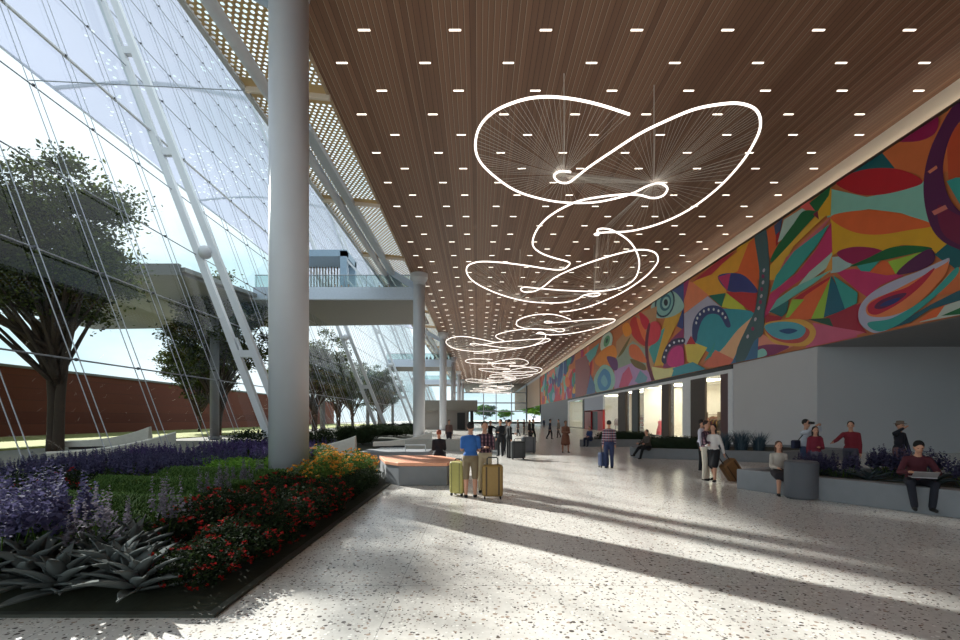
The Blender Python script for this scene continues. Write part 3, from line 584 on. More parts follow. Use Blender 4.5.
MB().lathe((0, 0, .05), [(.42, 0), (.36, .5), (.2, 1.05), (.24, 1.35), (.1, 1.5)], 16).build('dress', mat('red_dress', (205, 40, 50), .7), t, smooth=True); MB().ball((0, 0, 1.72), (.1, .11, .14)).tube([(0, 0, 1.45), (0, 0, 1.6)], .05).build('head', M_wf, t, smooth=True)
t = thing('display_table', 'pale display table with pots in the third shop window', 'table', (SX+1.4, 54.0, 0))
MB().bb(-.5, .5, -1.2, 1.2, .75, .85).build('table_top', M_wf, t)
for a in (-.42, .42):
    for b in (-1.1, 1.1): MB().bb(a-.04, a+.04, b-.04, b+.04, 0, .75).build('leg', M_wf, t)
for k in range(6):
    o = MB().lathe((SX+1.2+.25*(k % 2), 53.0+.38*k, .85), [(.07, 0), (.11, .12), (.06, .22), (.09, .3)], 12).build('pot', M_dark if k % 2 else red, None, smooth=True); tag(o, 'small %s pot on the pale display table in the third window' % ('dark' if k % 2 else 'red'), 'pot', '%s pots on the display table' % ('dark' if k % 2 else 'red'))
# ---------------------------------------------------------------- footbridges
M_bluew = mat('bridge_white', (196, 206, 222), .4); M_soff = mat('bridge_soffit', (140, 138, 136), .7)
M_rail = glass('rail_glass', (225, 235, 235), .15)
t = thing('footbridge', 'near footbridge with glass railing joining the second column and the outside', 'footbridge', (0, 0, 0))
poly = [(-5.3, 41.5), (-19.3, 41.5), (-21.0, 34.2), (-44, 34.2), (-44, 55), (-5.3, 52)]
MB().prism(poly, 11.95, 12.1).build('deck_soffit', M_soff, t)
MB().bar((-5.1, 41.3, 12.5), (-19.3, 41.3, 12.5), 1.05, .3).build('fascia_beam', M_bluew, t); MB().bar((-19.3, 41.3, 12.3), (-21.1, 34, 12.3), .8, .3).bar((-21.1, 34, 12.3), (-44, 34, 12.3), .8, .3).build('outer_fascia', M_soff, t)
MB().bb(-19.2, -5.6, 41.3, 41.34, 13.05, 14.1).build('rail_panel', M_rail, t)
m = MB().tube([(-19.2, 41.32, 14.1), (-5.6, 41.32, 14.1)], .04, 8)
for k in range(8): m.tube([(-19.1+1.9*k, 41.32, 13.0), (-19.1+1.9*k, 41.32, 14.1)], .03, 6)
m.build('handrail', M_cable, t)
t = thing('lift_shaft', 'pale blue framed lift shaft on the near footbridge', 'lift shaft', (-15, 46, 13.0))
m = MB()
for a in (-2.3, 2.6):
    for b in (-1.5, 1.5): m.bb(a-.3, a+.3, b-.3, b+.3, -.9, 4.2)
m.bb(-2.6, 2.9, -1.8, 1.8, 3.7, 4.3).build('shaft_frame', mat('lift_bluegrey', (140, 162, 182), .5), t)
m = MB()
for k in range(16): m.bb(-2.1+.29*k, -2.0+.29*k, 1.3, 1.4, -.8, 3.7)
m.build('louvre', M_tan, t); MB().bar((2.6, -1.6, 3.7), (6.3, -1.6, -.3), .18, .18).bar((2.6, -1.6, 2.0), (4.6, -1.6, -.3), .12, .12).build('brace', M_white, t)
for k, (Y, xr) in enumerate(((92, -5.1), (140, -5.1))):
    t = thing('footbridge', ['second footbridge farther down the hall', 'third footbridge at the deep end of the hall'][k], 'footbridge', (0, Y, 0))
    MB().bb(-17.5, xr, 0, 9, 11.6, 12.2).build('deck_soffit', M_soff, t); MB().bb(-17.5, xr, -.3, 0, 11.6, 13.0).build('fascia_beam', M_bluew, t); MB().bb(-17.5, xr, -.15, -.1, 13.0, 14.1).build('rail_panel', M_rail, t); MB().tube([(-17.5, -.13, 14.1), (xr, -.13, 14.1)], .05, 6).build('handrail', M_cable, t)
# kiosk
t = thing('kiosk', 'grey flat-roofed kiosk behind the columns', 'kiosk', (0, 0, 0))
MB().bb(-8.4, -1.6, 74, 84, 0, 3.4).build('body', mat('kiosk_grey', (150, 144, 138), .7), t); MB().bb(-8.8, -.1, 73, 85, 2.9, 4.5).build('roof', mat('kiosk_roof', (134, 130, 122), .7), t)
MB().bb(-3.2, -2.0, 73.9, 74.05, 0, 2.6).build('door', M_black, t); MB().bb(-1.2, -.7, 73.6, 74.1, 0, 2.9).build('post', M_black, t)
# outside wall, lawn
struct(MB().bb(-46, -45, -20, 150, 0, 6.7).build('wall_garden', M_brick)); struct(MB().bb(-46.2, -44.8, -20, 150, 6.7, 6.95).build('trim_13', M_conc))
lw = MB().bb(-45, -27, -20, 150, -.06, .02).build('lawn', mat('lawn_grass', (150, 152, 84), .95, 0, 3, .35)); tag(lw, 'sunlit yellow-green lawn strip in front of the brick garden wall', 'lawn', kind='stuff')
struct(MB().bb(-45, 60, 150, 420, -.05, 0).build('trim_14', mat('far_paving', (190, 188, 180), .9)))
# ---------------------------------------------------------------- benches, planters
def planter(name, lab, poly, h, soil=True, cat='planter'):
    cx = sum(p[0] for p in poly)/len(poly); cy = sum(p[1] for p in poly)/len(poly); t = thing(name, lab, cat, (cx, cy, 0))
    q = [(x-cx, y-cy) for x, y in poly]; m = MB(); n = len(q); inn = []
    for i in range(n):
        v = Vector(q[i]); inn.append(v*(1-.42/max(v.length, .6)))
    vs = [(x, y, 0) for x, y in q]+[(x, y, h) for x, y in q]+[(v.x, v.y, h) for v in inn]+[(v.x, v.y, h-.18) for v in inn]
    fs = []
    for i in range(n):
        j = (i+1) % n
        fs += [(i, j, n+j, n+i), (n+i, n+j, 2*n+j, 2*n+i), (2*n+i, 2*n+j, 3*n+j, 3*n+i)]
    fs.append(tuple(range(n))[::-1]); m.add(vs, fs).build('wall_seat', M_conc, t, bevel=.015)
    MB().prism([(v.x*.99, v.y*.99) for v in inn], .02, h-.1).build('soil', M_soil, t)
    return t
planter('planter_bench', 'long low grey concrete planter seat on the right with purple spiky plants', [(6.6, 12.25), (7.15, 11.1), (8.6, 8.55), (10.4, 5.2), (15, 7), (12.2, 12.3), (8.1, 12.95)], .5)
planter('planter_bench', 'grey planter seat with dark hedge in front of the shop windows', [(7.05, 21.7), (12.0, 19.2), (16.5, 21.0), (15.5, 24.3), (9.0, 24.8), (7.4, 23.4)], .45)
planter('planter_bench', 'farther grey planter seat beyond the plaid-shirted man', [(6.4, 30.2), (10.6, 30.0), (13.5, 32.0), (12.0, 35), (7.8, 34)], .45)
t = thing('round_plinth', 'dark grey drum-shaped concrete seat block at the planter end', 'seat block', (7.26, 10.78, 0))
MB().lathe((0, 0, 0), [(.29, 0), (.33, .04), (.335, .8), (.31, .83), (.0, .83)], 40).build('drum', mat('drum_grey', (84, 86, 92), .6, 0, 4, .1), t); MB().lathe((0, 0, .0), [(.3, .83), (.3, .84), (0, .84)], 40).build('seat_disc', mat('disc', (96, 98, 104), .5), t)
t = thing('hexagonal_bench', 'low grey six-sided bench with sunlit orange timber top', 'bench', (0, 0, 0))
hx = [(-2.55, 13.3), (-2.1, 12.75), (-.82, 12.75), (-.5, 13.9), (-1.3, 15.4), (-3.1, 15.2)]
MB().prism(hx, 0, .52).build('base', M_conc, t, bevel=.02); MB().prism([(x*1.01, y*1.0) for x, y in hx], .52, .61).build('top', mat('orange_timber', (244, 172, 138), .5, 0, 3, .08), t, bevel=.01)
t = thing('concrete_bench', 'plain grey concrete bench behind the six-sided one', 'bench', (-3.1, 18.4, 0))
MB().box((0, 0, .28), (2.6, 1.5, .56)).build('block', M_conc, t, bevel=.03); MB().tube([(.4, -.6, .56), (.4, -.6, .8), (1.15, -.6, .8), (1.15, -.6, .56)], .025, 8).build('armrest', M_white, t)
t = thing('concrete_bench', 'wide pale bench block beyond the black-clad sitter', 'bench', (-1.9, 27.0, 0))
MB().box((0, 0, .3), (4.2, 1.4, .6)).build('block', mat('pale_stone', (176, 172, 164), .6), t, bevel=.03)
def swoop(loc, rz, sc, lab, outside=False):
    t = thing('curved_bench', lab, 'bench', loc, rz); t.scale = (sc, sc, sc); m = MB(); n = 18; vs = []; fs = []
    for i in range(n+1):
        u = i/n; x = -2.2+4.4*u; zt = .42+.75*(u**2.2); yo = .25*math.sin(u*math.pi); w_ = .55-.35*u
        vs += [(x, yo-w_, .12), (x, yo-w_*.9, zt), (x, yo+.05, zt+.03), (x, yo+.25, .12)]
    for i in range(n):
        a = i*4
        for k in range(4): fs.append((a+k, a+(k+1) % 4, a+4+(k+1) % 4, a+4+k))
    fs += [(3, 2, 1, 0), (n*4, n*4+1, n*4+2, n*4+3)]
    m.add(vs, fs).build('seat_shell', mat('bench_white', (214, 206, 196), .5), t, smooth=False, bevel=.03); MB().bb(-2.0, 2.0, -.2, .15, 0, .14).build('plinth', M_dark, t)
swoop((-6.9, 20.4, .12), 0, .78, 'white swooping curved bench just right of the big column'); swoop((-4.3, 27.5, .12), .1, .75, 'white swooping curved bench beside the second column'); swoop((-21.5, 28.0, 0), 0, 1.1, 'pale swooping bench outside the glass on the left'); swoop((-15.5, 20.5, 0), .6, 1, 'pale low curved bench outside near the far left edge')
# ---------------------------------------------------------------- luggage
def case(lab, loc, rz, w, d, h, body, trim, handle=.3, tilt=0, name='suitcase'):
    t = thing(name, lab, 'suitcase', loc, rz); t.rotation_euler = (tilt, 0, rz)
    bm = bmesh.new(); bmesh.ops.create_cube(bm, size=1); bmesh.ops.scale(bm, vec=(w, d, h-.06), verts=bm.verts); bmesh.ops.translate(bm, vec=(0, 0, h/2+.03), verts=bm.verts)
    bmesh.ops.bevel(bm, geom=bm.edges[:]+bm.verts[:], offset=min(w, d)*.2, segments=4, profile=.5, affect='EDGES')
    me = bpy.data.meshes.new('shell'); bm.to_mesh(me); bm.free(); me.materials.append(body); o = bpy.data.objects.new('shell', me); C.objects.link(o); o.parent = t
    m = MB()
    for k in (-.3, .3): m.box((k*w, 0, h/2+.03), (.035, d+.02, h-.13))
    m.box((0, 0, h/2+.03), (w+.01, .03, h-.16)); m.build('trim_strip', trim, t, bevel=.008)
    m = MB().tube([(-w*.26, 0, h-.05), (-w*.26, 0, h+handle-.03), (-w*.2, 0, h+handle), (w*.2, 0, h+handle), (w*.26, 0, h+handle-.03), (w*.26, 0, h-.05)], .014, 8); m.build('handle', M_dark, t)
    for a in (-.38, .38):
        for b in (-.32, .32): MB().tube([(a*w-.015, b*d, .035), (a*w+.015, b*d, .035)], .035, 10).build('wheel', M_black, t)
    return t
def px2(px, py): Y = EYE*F/(py-HY); return ((px-VX)*Y/F, Y, 0)
c_olive = mat('case_olive', (176, 166, 96), .5, 0, 20, .12); c_brown = mat('case_ochre', (150, 118, 62), .5, 0, 20, .12); c_strip = mat('case_strip', (74, 52, 30), .6)
case('pale olive suitcase standing left of the man in blue', px2(458.5, 495.5), -.5, .36, .28, .8, c_olive, mat('olive_strip', (140, 134, 80), .6), .05)
case('ochre suitcase with dark vertical strips and raised handle, right of the man in blue', px2(492.5, 498.5), 0, .46, .3, .76, c_brown, c_strip, .16)
dk = mat('case_black', (40, 42, 44), .5); gy = mat('case_grey', (92, 92, 96), .5); bl = mat('case_blue', (42, 58, 96), .5)
case('black suitcase beside the dark-suited pair', px2(518, 459.5), .1, .62, .35, .8, dk, M_black, .1); case('grey suitcase behind the black one', px2(528.5, 453.5), .1, .7, .38, .85, gy, dk, .1)
case('grey suitcase between the blue-shirted man and the dark suits', px2(492, 451), 0, .8, .4, .8, gy, dk, .1); case('navy blue suitcase beside the man in the plaid shirt', px2(603.5, 467.5), .2, .34, .26, .56, bl, mat('navy_strip', (30, 40, 70), .6), .35)
case('brown wheeled suitcase tilted back behind the woman in a skirt', (px2(735, 481)[0]+.1, px2(735, 481)[1], .02), 1.35, .44, .3, .66, mat('case_brown', (120, 84, 48), .5, 0, 20, .15), c_strip, .42, name='suitcase', tilt=0).rotation_euler = (0, -.62, .15)
# ---------------------------------------------------------------- people
def remesh(mb, name, m, parent, vox, sm=2):
    me = bpy.data.meshes.new('tmp'); me.from_pydata(mb.v, [], mb.f); bm = bmesh.new(); bm.from_mesh(me); bmesh.ops.recalc_face_normals(bm, faces=bm.faces); bm.to_mesh(me); bm.free()
    o = bpy.data.objects.new('tmp', me); C.objects.link(o)
    r = o.modifiers.new('r', 'REMESH'); r.mode = 'VOXEL'; r.voxel_size = vox; r.adaptivity = 0
    if sm: s = o.modifiers.new('s', 'SMOOTH'); s.iterations = sm; s.factor = .5
    dg = bpy.context.evaluated_depsgraph_get(); me2 = bpy.data.meshes.new_from_object(o.evaluated_get(dg)); bpy.data.objects.remove(o); bpy.data.meshes.remove(me)
    me2.name = name; me2.materials.clear(); me2.materials.append(m); me2.polygons.foreach_set('use_smooth', [True]*len(me2.polygons))
    q = bpy.data.objects.new(name, me2); C.objects.link(q); q.parent = parent; return q
def cone(mb, a, b, ra, rb, n=10):
    a = Vector(a); b = Vector(b); mb.tube([a, a.lerp(b, .5), b], [ra, (ra+rb)/2, rb], n); mb.ball(a, ra, n, 8); mb.ball(b, rb, n, 8)
def plaid(name, c1, c2, c3):
    m, nt, b = new_mat(name); tc = nt.nodes.new('ShaderNodeTexCoord'); sx = nt.nodes.new('ShaderNodeSeparateXYZ'); nt.links.new(tc.outputs['Object'], sx.inputs[0])
    a = math_n(nt, 'LESS_THAN', math_n(nt, 'FRACT', math_n(nt, 'MULTIPLY', sx.outputs[0], 11)), .4); c = math_n(nt, 'LESS_THAN', math_n(nt, 'FRACT', math_n(nt, 'MULTIPLY', sx.outputs[2], 11)), .4)
    m1 = nt.nodes.new('ShaderNodeMix'); m1.data_type = 'RGBA'; m1.inputs[6].default_value = lin(c1); m1.inputs[7].default_value = lin(c2); nt.links.new(a, m1.inputs[0])
    m2 = nt.nodes.new('ShaderNodeMix'); m2.data_type = 'RGBA'; nt.links.new(m1.outputs[2], m2.inputs[6]); m2.inputs[7].default_value = lin(c3); nt.links.new(math_n(nt, 'MULTIPLY', c, .6), m2.inputs[0])
    nt.links.new(m2.outputs[2], b.inputs['Base Color']); b.inputs['Roughness'].default_value = .8; return m
def cl(c): return mat('cloth_%d_%d_%d' % c, c, .85, 0, 12, .12)
skin_m = mat('skin', (198, 146, 120), .5, 0, 8, .05); skin_d = mat('skin_tan', (160, 112, 88), .5, 0, 8, .05)
D = (0, 0, -1)
ST_ARM = ((.12, 0, -1), (.05, -.12, -1))
def person(lab, loc, rz, h, top, bottom, hair, arms=(None, None), legs=(None, None), spine=(0, 0, 1), head=(0, 0), sleeves=True, bot='trousers', longhair=False, shoes=(20, 18, 18), skin=None, vox=.012, hat=None, hz=None, jacket=None, fem=False):
    t = thing('person', lab, 'person', loc, rz); s = h/1.75; t.scale = (s, s, s); skin = skin or skin_m
    sp = Vector(spine).normalized(); Ms = Vector((0, 0, 1)).rotation_difference(sp).to_matrix()
    A = [arms[0] or ST_ARM, arms[1] or ST_ARM]; Lg = [legs[0] or ((.03, 0, -1), (0, .03, -1)), legs[1] or ((.03, -.05, -1), (0, .08, -1))]
    def mir(v, sd): v = Vector(v).normalized(); return Vector((v.x*sd, v.y, v.z))
    if hz is None: hz = max(-(mir(l[0], 1)*.43+mir(l[1], 1)*.42).z for l in Lg)+.075
    hip = Vector((0, 0, hz)); W_ = .148 if fem else .17
    def T(x, y, z): return hip+Ms @ Vector((x, y, z))
    nb = T(0, 0, .5); hc = nb+Ms @ Vector((0, -.02, .165)); Mh = Matrix.Rotation(head[0], 3, 'Z') @ Matrix.Rotation(head[1], 3, 'X')
    J = []; 
    for k, sd in enumerate((1, -1)):
        sh = T(W_*sd, 0, .42); el = sh+mir(A[k][0], sd)*.28; wr = el+mir(A[k][1], sd)*.25; hd = mir(A[k][1], sd)
        hj = T(.09*sd, 0, -.02); kn = hj+mir(Lg[k][0], sd)*.43; an = kn+mir(Lg[k][1], sd)*.42; J.append((sh, el, wr, hd, hj, kn, an, sd))
    b = MB()
    def torso(m, i, low=True):
        m.ball(T(0, 0, .34), (W_*.8+i, .1+i, .16+i), 16, 10, Ms); m.ball(T(0, 0, .2), (.125+i+(0 if fem else .01), .088+i, .17), 16, 10, Ms)
        if low: m.ball(T(0, .01, .02), (.155+i, .11+i, .13+i), 16, 10, Ms)
    torso(b, 0); cone(b, T(0, 0, .44), hc-Vector((0, 0, .06)), .06, .05)
    b.ball(hc+Vector((0, 0, .02)), (.074, .092, .1), 16, 12, Mh); b.ball(hc+Mh @ Vector((0, -.022, -.05)), (.055, .065, .065), 12, 10, Mh); b.ball(hc+Mh @ Vector((0, -.1, -.012)), (.012, .018, .022), 8, 6, Mh)
    for e in (-1, 1): b.ball(hc+Mh @ Vector((.077*e, .005, -.005)), (.01, .018, .03), 8, 6, Mh)
    for sh, el, wr, hd, hj, kn, an, sd in J:
        b.ball(sh, .05, 12, 8); cone(b, T(.04*sd, 0, .455), sh, .05, .048); cone(b, sh, el, .05, .04); cone(b, el, wr, .04, .026)
        cone(b, hj, kn, .088, .056); cone(b, kn, kn.lerp(an, .3), .054, .056); cone(b, kn.lerp(an, .3), an, .056, .036)
        u = hd.orthogonal().normalized() if abs(hd.x) > .9 else hd.cross(Vector((1, 0, 0))).normalized(); w = Vector((0, 1, 0))-hd*hd.y; w = w.normalized() if w.length > .3 else u
        n_ = hd.cross(w); pc = wr+hd*.05; cone(b, wr, pc, .028, .03)
        for f in range(4):
            o = w*(.03-.02*f); r0 = pc+hd*.02+o; L = (.07, .08, .075, .06)[f]; c1 = r0+hd*L*.55; c2 = c1+(hd*.8+n_*.5*sd).normalized()*L*.5
            cone(b, r0-hd*.03, c1, .0105, .009, 6); cone(b, c1, c2, .009, .0075, 6)
        cone(b, wr+hd*.02+w*.02, wr+hd*.06+w*.055, .012, .009, 6)
    remesh(b, 'body', skin, t, vox)
    m = MB(); torso(m, .018, True)
    for sh, el, wr, hd, hj, kn, an, sd in J:
        m.ball(sh, .06, 12, 8); cone(m, T(.05*sd, 0, .44), sh, .062, .06); cone(m, sh, el if sleeves else sh.lerp(el, .75), .06, .054)
        if sleeves: cone(m, el, el.lerp(wr, .93), .055, .04)
    if jacket:
        m.ball(T(0, .01, -.04), (.165, .125, .16), 16, 10, Ms)
    remesh(m, 'jacket' if jacket else 'shirt', top, t, vox*1.4)
    m = MB(); m.ball(T(0, .01, -.01), (.182, .137, .125), 16, 10, Ms)
    if bot == 'skirt':
        for sh, el, wr, hd, hj, kn, an, sd in J: cone(m, hj, hj.lerp(kn, .95), .11, .105)
        cone(m, hip, J[0][5].lerp(J[1][5], .5), .13, .12)
    else:
        for sh, el, wr, hd, hj, kn, an, sd in J:
            cone(m, hj, kn if bot == 'trousers' else hj.lerp(kn, 1.05), .1, .076)
            if bot == 'trousers': cone(m, kn, an+Vector((0, 0, .01)), .072, .058)
    remesh(m, {'skirt': 'skirt', 'shorts': 'shorts'}.get(bot, 'trousers'), bottom, t, vox*1.4)
    for sh, el, wr, hd, hj, kn, an, sd in J:
        m = MB(); sd_ = mir(Lg[0 if sd > 0 else 1][1], sd); f = Vector((sd*.15, -1, 0)).normalized()
        m.ball(an+Vector((0, 0, -.03)), (.045, .05, .05), 10, 8); cone(m, an+f*(-.03)+Vector((0, 0, -.04)), an+f*.13+Vector((0, 0, -.045)), .038, .034)
        remesh(m, 'shoe', cl(shoes), t, vox*1.2, 1)
    m = MB(); m.ball(hc+Mh @ Vector((0, .022, .045)), (.086, .096, .092), 16, 10, Mh)
    if longhair: m.ball(hc+Mh @ Vector((0, .055, -.06)), (.085, .06, .16), 14, 10, Mh); cone(m, hc+Mh @ Vector((.07, .02, 0)), hc+Mh @ Vector((.075, .02, -.16)), .03, .022); cone(m, hc+Mh @ Vector((-.07, .02, 0)), hc+Mh @ Vector((-.075, .02, -.16)), .03, .022)
    remesh(m, 'hair', cl(hair), t, vox*1.2, 1)
    if loc[1] < 24:
        m = MB()
        for e in (-1, 1): m.ball(hc+Mh @ Vector((.03*e, -.082, .012)), (.011, .008, .007), 8, 6, Mh)
        m.build('eye', M_black, t, smooth=True); MB().ball(hc+Mh @ Vector((0, -.084, -.06)), (.022, .008, .006), 8, 6, Mh).build('mouth', mat('lips', (150, 80, 76), .6), t, smooth=True)
    if hat: MB().lathe(hc+Vector((0, 0, .05)), [(.15, 0), (.155, .012), (.092, .02), (.085, .09), (.03, .1)], 20).build('hat', hat, t, smooth=True)
    t['_j'] = 0; del t['_j']
    return t, J, s
CROSS = ((.1, -.25, -1), (-.6, -.8, .1)); FWD = ((.1, -.3, -1), (0, -1, -.05)); PHONE = ((.15, -.5, -.8), (-.3, -.6, .7))
WALK = (((.03, -.35, -1), (0, .0, -1)), ((.03, .2, -1), (0, .55, -1)))
def at(px, py): return px2(px, py)
pl1 = plaid('shirt_navy_red', (50, 46, 70), (120, 50, 60), (180, 170, 180)); pl2 = plaid('shirt_dark_plaid', (54, 34, 52), (150, 110, 120), (40, 26, 40))
person('man in blue t-shirt and khaki shorts seen from behind, between two suitcases', at(470.5, 497), math.pi, 1.74, cl((48, 98, 166)), cl((128, 112, 88)), (30, 24, 22), sleeves=False, bot='shorts', arms=(FWD, CROSS), vox=.01)
person('man in dark plaid shirt and beige trousers facing the man in blue', (.16, 11.7, 0), .15, 1.75, pl2, cl((196, 180, 150)), (60, 42, 32), arms=(CROSS, CROSS))
SIT = (((.12, -1, .02), (0, -.05, -1)), ((.12, -1, .02), (0, .05, -1)))
person('person in black sitting with back turned and red shawl beyond the six-sided bench', (-1.25, 15.3, 0), math.pi, 1.7, cl((20, 20, 30)), cl((22, 22, 30)), (150, 84, 64), legs=SIT, hz=.68, arms=(CROSS, CROSS), spine=(0, -.08, 1), jacket=True)
person('person with dark hair standing beyond the red-shawled sitter', (at(449, 447)[0], at(449, 447)[1], 0), .4, 1.72, cl((120, 90, 84)), cl((60, 50, 60)), (30, 20, 20), vox=.02)
person('person in black leaning over the grey suitcase with arms out', at(490, 449), .2, 1.7, cl((16, 16, 20)), cl((16, 16, 20)), (16, 14, 16), arms=(((.8, -.4, -.6), (-.5, -.6, -.6)), ((.8, -.4, -.6), (-.5, -.6, -.6))), spine=(0, -.2, 1), jacket=True, vox=.02)
person('man in black suit, left one of the two in suits', at(500.5, 456), -.5, 1.78, cl((20, 20, 26)), cl((20, 20, 26)), (24, 18, 18), jacket=True, arms=(CROSS, None), vox=.018)
person('man in black suit holding the black suitcase', at(509, 458), 1.9, 1.78, cl((22, 22, 24)), cl((22, 22, 24)), (20, 16, 16), jacket=True, arms=(FWD, None), vox=.018)
person('grey-jacketed person between the two men in suits', at(506.5, 451), .4, 1.74, cl((110, 104, 100)), cl((50, 50, 56)), (60, 40, 30), vox=.022)
person('man in black suit walking near the grey suitcase', at(533, 441.5), 1.2, 1.78, cl((18, 18, 22)), cl((18, 18, 22)), (20, 16, 16), jacket=True, legs=WALK, vox=.025)
person('person in dark jacket close behind the walking suited man', at(529.5, 440.5), 1.0, 1.7, cl((36, 32, 34)), cl((24, 24, 28)), (20, 16, 16), jacket=True, vox=.03)
person('small far person with brown coat left of the suited walkers', at(518, 436), -1.2, 1.72, cl((84, 66, 60)), cl((40, 36, 40)), (30, 22, 20), jacket=True, legs=WALK, vox=.03)
person('small far figure in red-brown coat', at(524, 434.5), 1.2, 1.7, cl((70, 44, 44)), cl((40, 34, 36)), (30, 22, 20), jacket=True, vox=.03)
person('tiny far pedestrian deep in the hall', at(544, 427.5), 0, 1.72, cl((60, 66, 90)), cl((50, 50, 60)), (30, 22, 20), vox=.035)
person('walking person in navy clothes, third from the tan-clothed man', at(550, 439), 1.3, 1.76, cl((26, 32, 52)), cl((22, 24, 36)), (20, 16, 16), legs=WALK, jacket=True, vox=.025)
person('walking person in grey top next to the tan-clothed man', at(558.5, 437.5), -1.3, 1.74, cl((110, 96, 84)), cl((80, 72, 66)), (24, 18, 18), legs=WALK, vox=.025)
person('person in brown dress-like coat standing with crossed arms and dark boots', at(565.5, 452.5), .1, 1.7, cl((126, 84, 66)), cl((120, 78, 60)), (30, 20, 18), arms=(CROSS, CROSS), bot='skirt', legs=(((.16, 0, -1), (0, 0, -1)), ((.16, 0, -1), (0, 0, -1))), vox=.018, skin=skin_d)
person('man in purple plaid shirt and jeans seen from behind holding the navy suitcase', at(609, 468), math.pi-.2, 1.75, pl1, cl((40, 50, 84)), (44, 32, 28), arms=(None, None), vox=.014)
person('man in dark brown jacket sitting with crossed legs on the planter edge', (px2(634, 457)[0]+.35, 21.3, 0), -1.2, 1.7, cl((70, 62, 56)), cl((20, 20, 24)), (30, 22, 20), legs=(((.1, -1, -.12), (0, -.3, -1)), ((.1, -1, -.1), (-.1, -.7, -.7))), hz=.55, arms=(FWD, FWD), spine=(0, -.12, 1), jacket=True, vox=.018)
person('person in blue jacket sitting on the far planter edge', (7.0, 29.9, 0), -.9, 1.7, cl((46, 62, 104)), cl((40, 44, 64)), (110, 84, 70), legs=SIT, hz=.55, arms=(FWD, CROSS), spine=(0, -.15, 1), jacket=True, vox=.022)
person('man in white shirt and black trousers at the back of the group of three', (px2(699, 469.5)[0], 16.6, 0), .9, 1.78, cl((206, 202, 214)), cl((20, 20, 26)), (28, 22, 20), sleeves=True, vox=.014)
person('man in striped dark top and cream trousers in the group of three', at(706, 480), .7, 1.76, pl2, cl((206, 196, 180)), (34, 26, 24), arms=(CROSS, CROSS), vox=.013)
person('woman with long dark hair, white blouse and black skirt pulling the brown suitcase', at(713.5, 481), -.9, 1.68, cl((216, 208, 204)), cl((18, 18, 24)), (24, 18, 20), longhair=True, bot='skirt', arms=(((.2, .4, -1), (.1, .3, -1)), CROSS), legs=WALK, fem=True, vox=.013)
person('girl with long hair and pale cardigan sitting on the planter beside the drum block', (7.17, 11.45, 0), -.3, 1.62, cl((176, 166, 156)), cl((34, 28, 34)), (86, 62, 52), longhair=True, legs=(((.03, -.8, -.12), (0, .0, -1)), ((.03, -.8, -.12), (0, .05, -1))), hz=.56, arms=(((.1, .1, -1), (0, -.3, -1)), ((.1, -.2, -1), (-.3, -.9, -.1))), bot='skirt', fem=True, vox=.012)
person('man in white shirt and blue jeans raising a camera to his face', (9.45, 13.85, 0), .5, 1.8, cl((196, 200, 212)), cl((60, 74, 106)), (26, 22, 22), arms=(((.7, -.7, .25), (-.75, -.35, .5)), ((.6, -.8, .1), (-.7, -.45, .6))), vox=.013)
t_, J_, s_ = person('woman in crimson top and grey scarf with a rucksack beside the camera man', (9.27, 13.2, 0), -.3, 1.6, cl((120, 30, 50)), cl((92, 88, 104)), (40, 30, 30), longhair=True, bot='skirt', arms=(CROSS, None), fem=True, vox=.013)
t = thing('rucksack', 'dark rucksack worn by the woman in crimson', 'rucksack', (9.4, 13.38, 1.0), -.3); MB().box((0, 0, .1), (.3, .16, .42)).build('bag', cl((60, 40, 56)), t, bevel=.05); MB().box((0, .09, .02), (.2, .06, .2)).build('pocket', cl((50, 34, 48)), t, bevel=.02)
t = thing('camera', 'black camera held at the face of the white-shirted man', 'camera', (9.45-.0, 13.85-.2, 1.66), .5); MB().box((0, 0, 0), (.13, .05, .08)).build('camera_body', M_black, t, bevel=.008); MB().tube([(0, -.02, 0), (0, -.1, 0)], .035, 14).build('lens', M_dark, t)
t = thing('shoulder_bag', 'dark blue shoulder bag hanging from the camera man', 'bag', (9.1, 13.75, .95), .4); MB().box((0, 0, .1), (.3, .12, .24)).build('bag', cl((38, 42, 66)), t, bevel=.04); MB().tube([(.1, 0, .2), (.3, -.13, .52), (.45, .0, .6)], .014, 6).build('strap', M_black, t)
person('man in crimson shirt with an arm stretched out walking behind the planter', (10.6, 13.65, 0), -.7, 1.77, cl((120, 28, 42)), cl((72, 72, 84)), (24, 18, 18), sleeves=True, arms=(None, ((.5, -.7, -.6), (.3, -1, -.25))), legs=WALK, vox=.013)
person('person in black jacket and hat raising an arm to the face behind the planter', (11.85, 13.5, 0), .3, 1.74, cl((24, 24, 36)), cl((110, 80, 84)), (110, 84, 66), arms=(((.3, -.1, -1), (.1, -.3, -1)), ((.9, -.5, .15), (-.7, -.5, .6))), hat=cl((112, 96, 84)), jacket=True, bot='skirt', vox=.013)
person('man in maroon jacket sitting on the planter edge with a laptop', (8.5, 9.32, 0), -.5, 1.76, cl((74, 22, 34)), cl((24, 26, 38)), (18, 14, 14), legs=(((.2, -1, -.02), (-.12, -.05, -1)), ((.2, -1, -.02), (-.12, -.05, -1))), hz=.59, arms=(((.45, -.35, -1), (-.35, -1, .1)), ((.45, -.35, -1), (-.35, -1, .1))), spine=(0, -.25, 1), head=(0, .35), jacket=True, vox=.011)
t = thing('laptop', 'grey laptop open on the lap of the man in maroon', 'laptop', (8.27, 8.93, .70), -.5)
MB().box((0, 0, .0), (.36, .25, .018)).build('base', mat('laptop_grey', (160, 156, 158), .4, .3), t, bevel=.004); MB().box((0, -.17, .06), (.36, .012, .22), M=Matrix.Rotation(1.0, 3, 'X')).build('lid', mat('laptop_grey', (160, 156, 158)), t, bevel=.004)
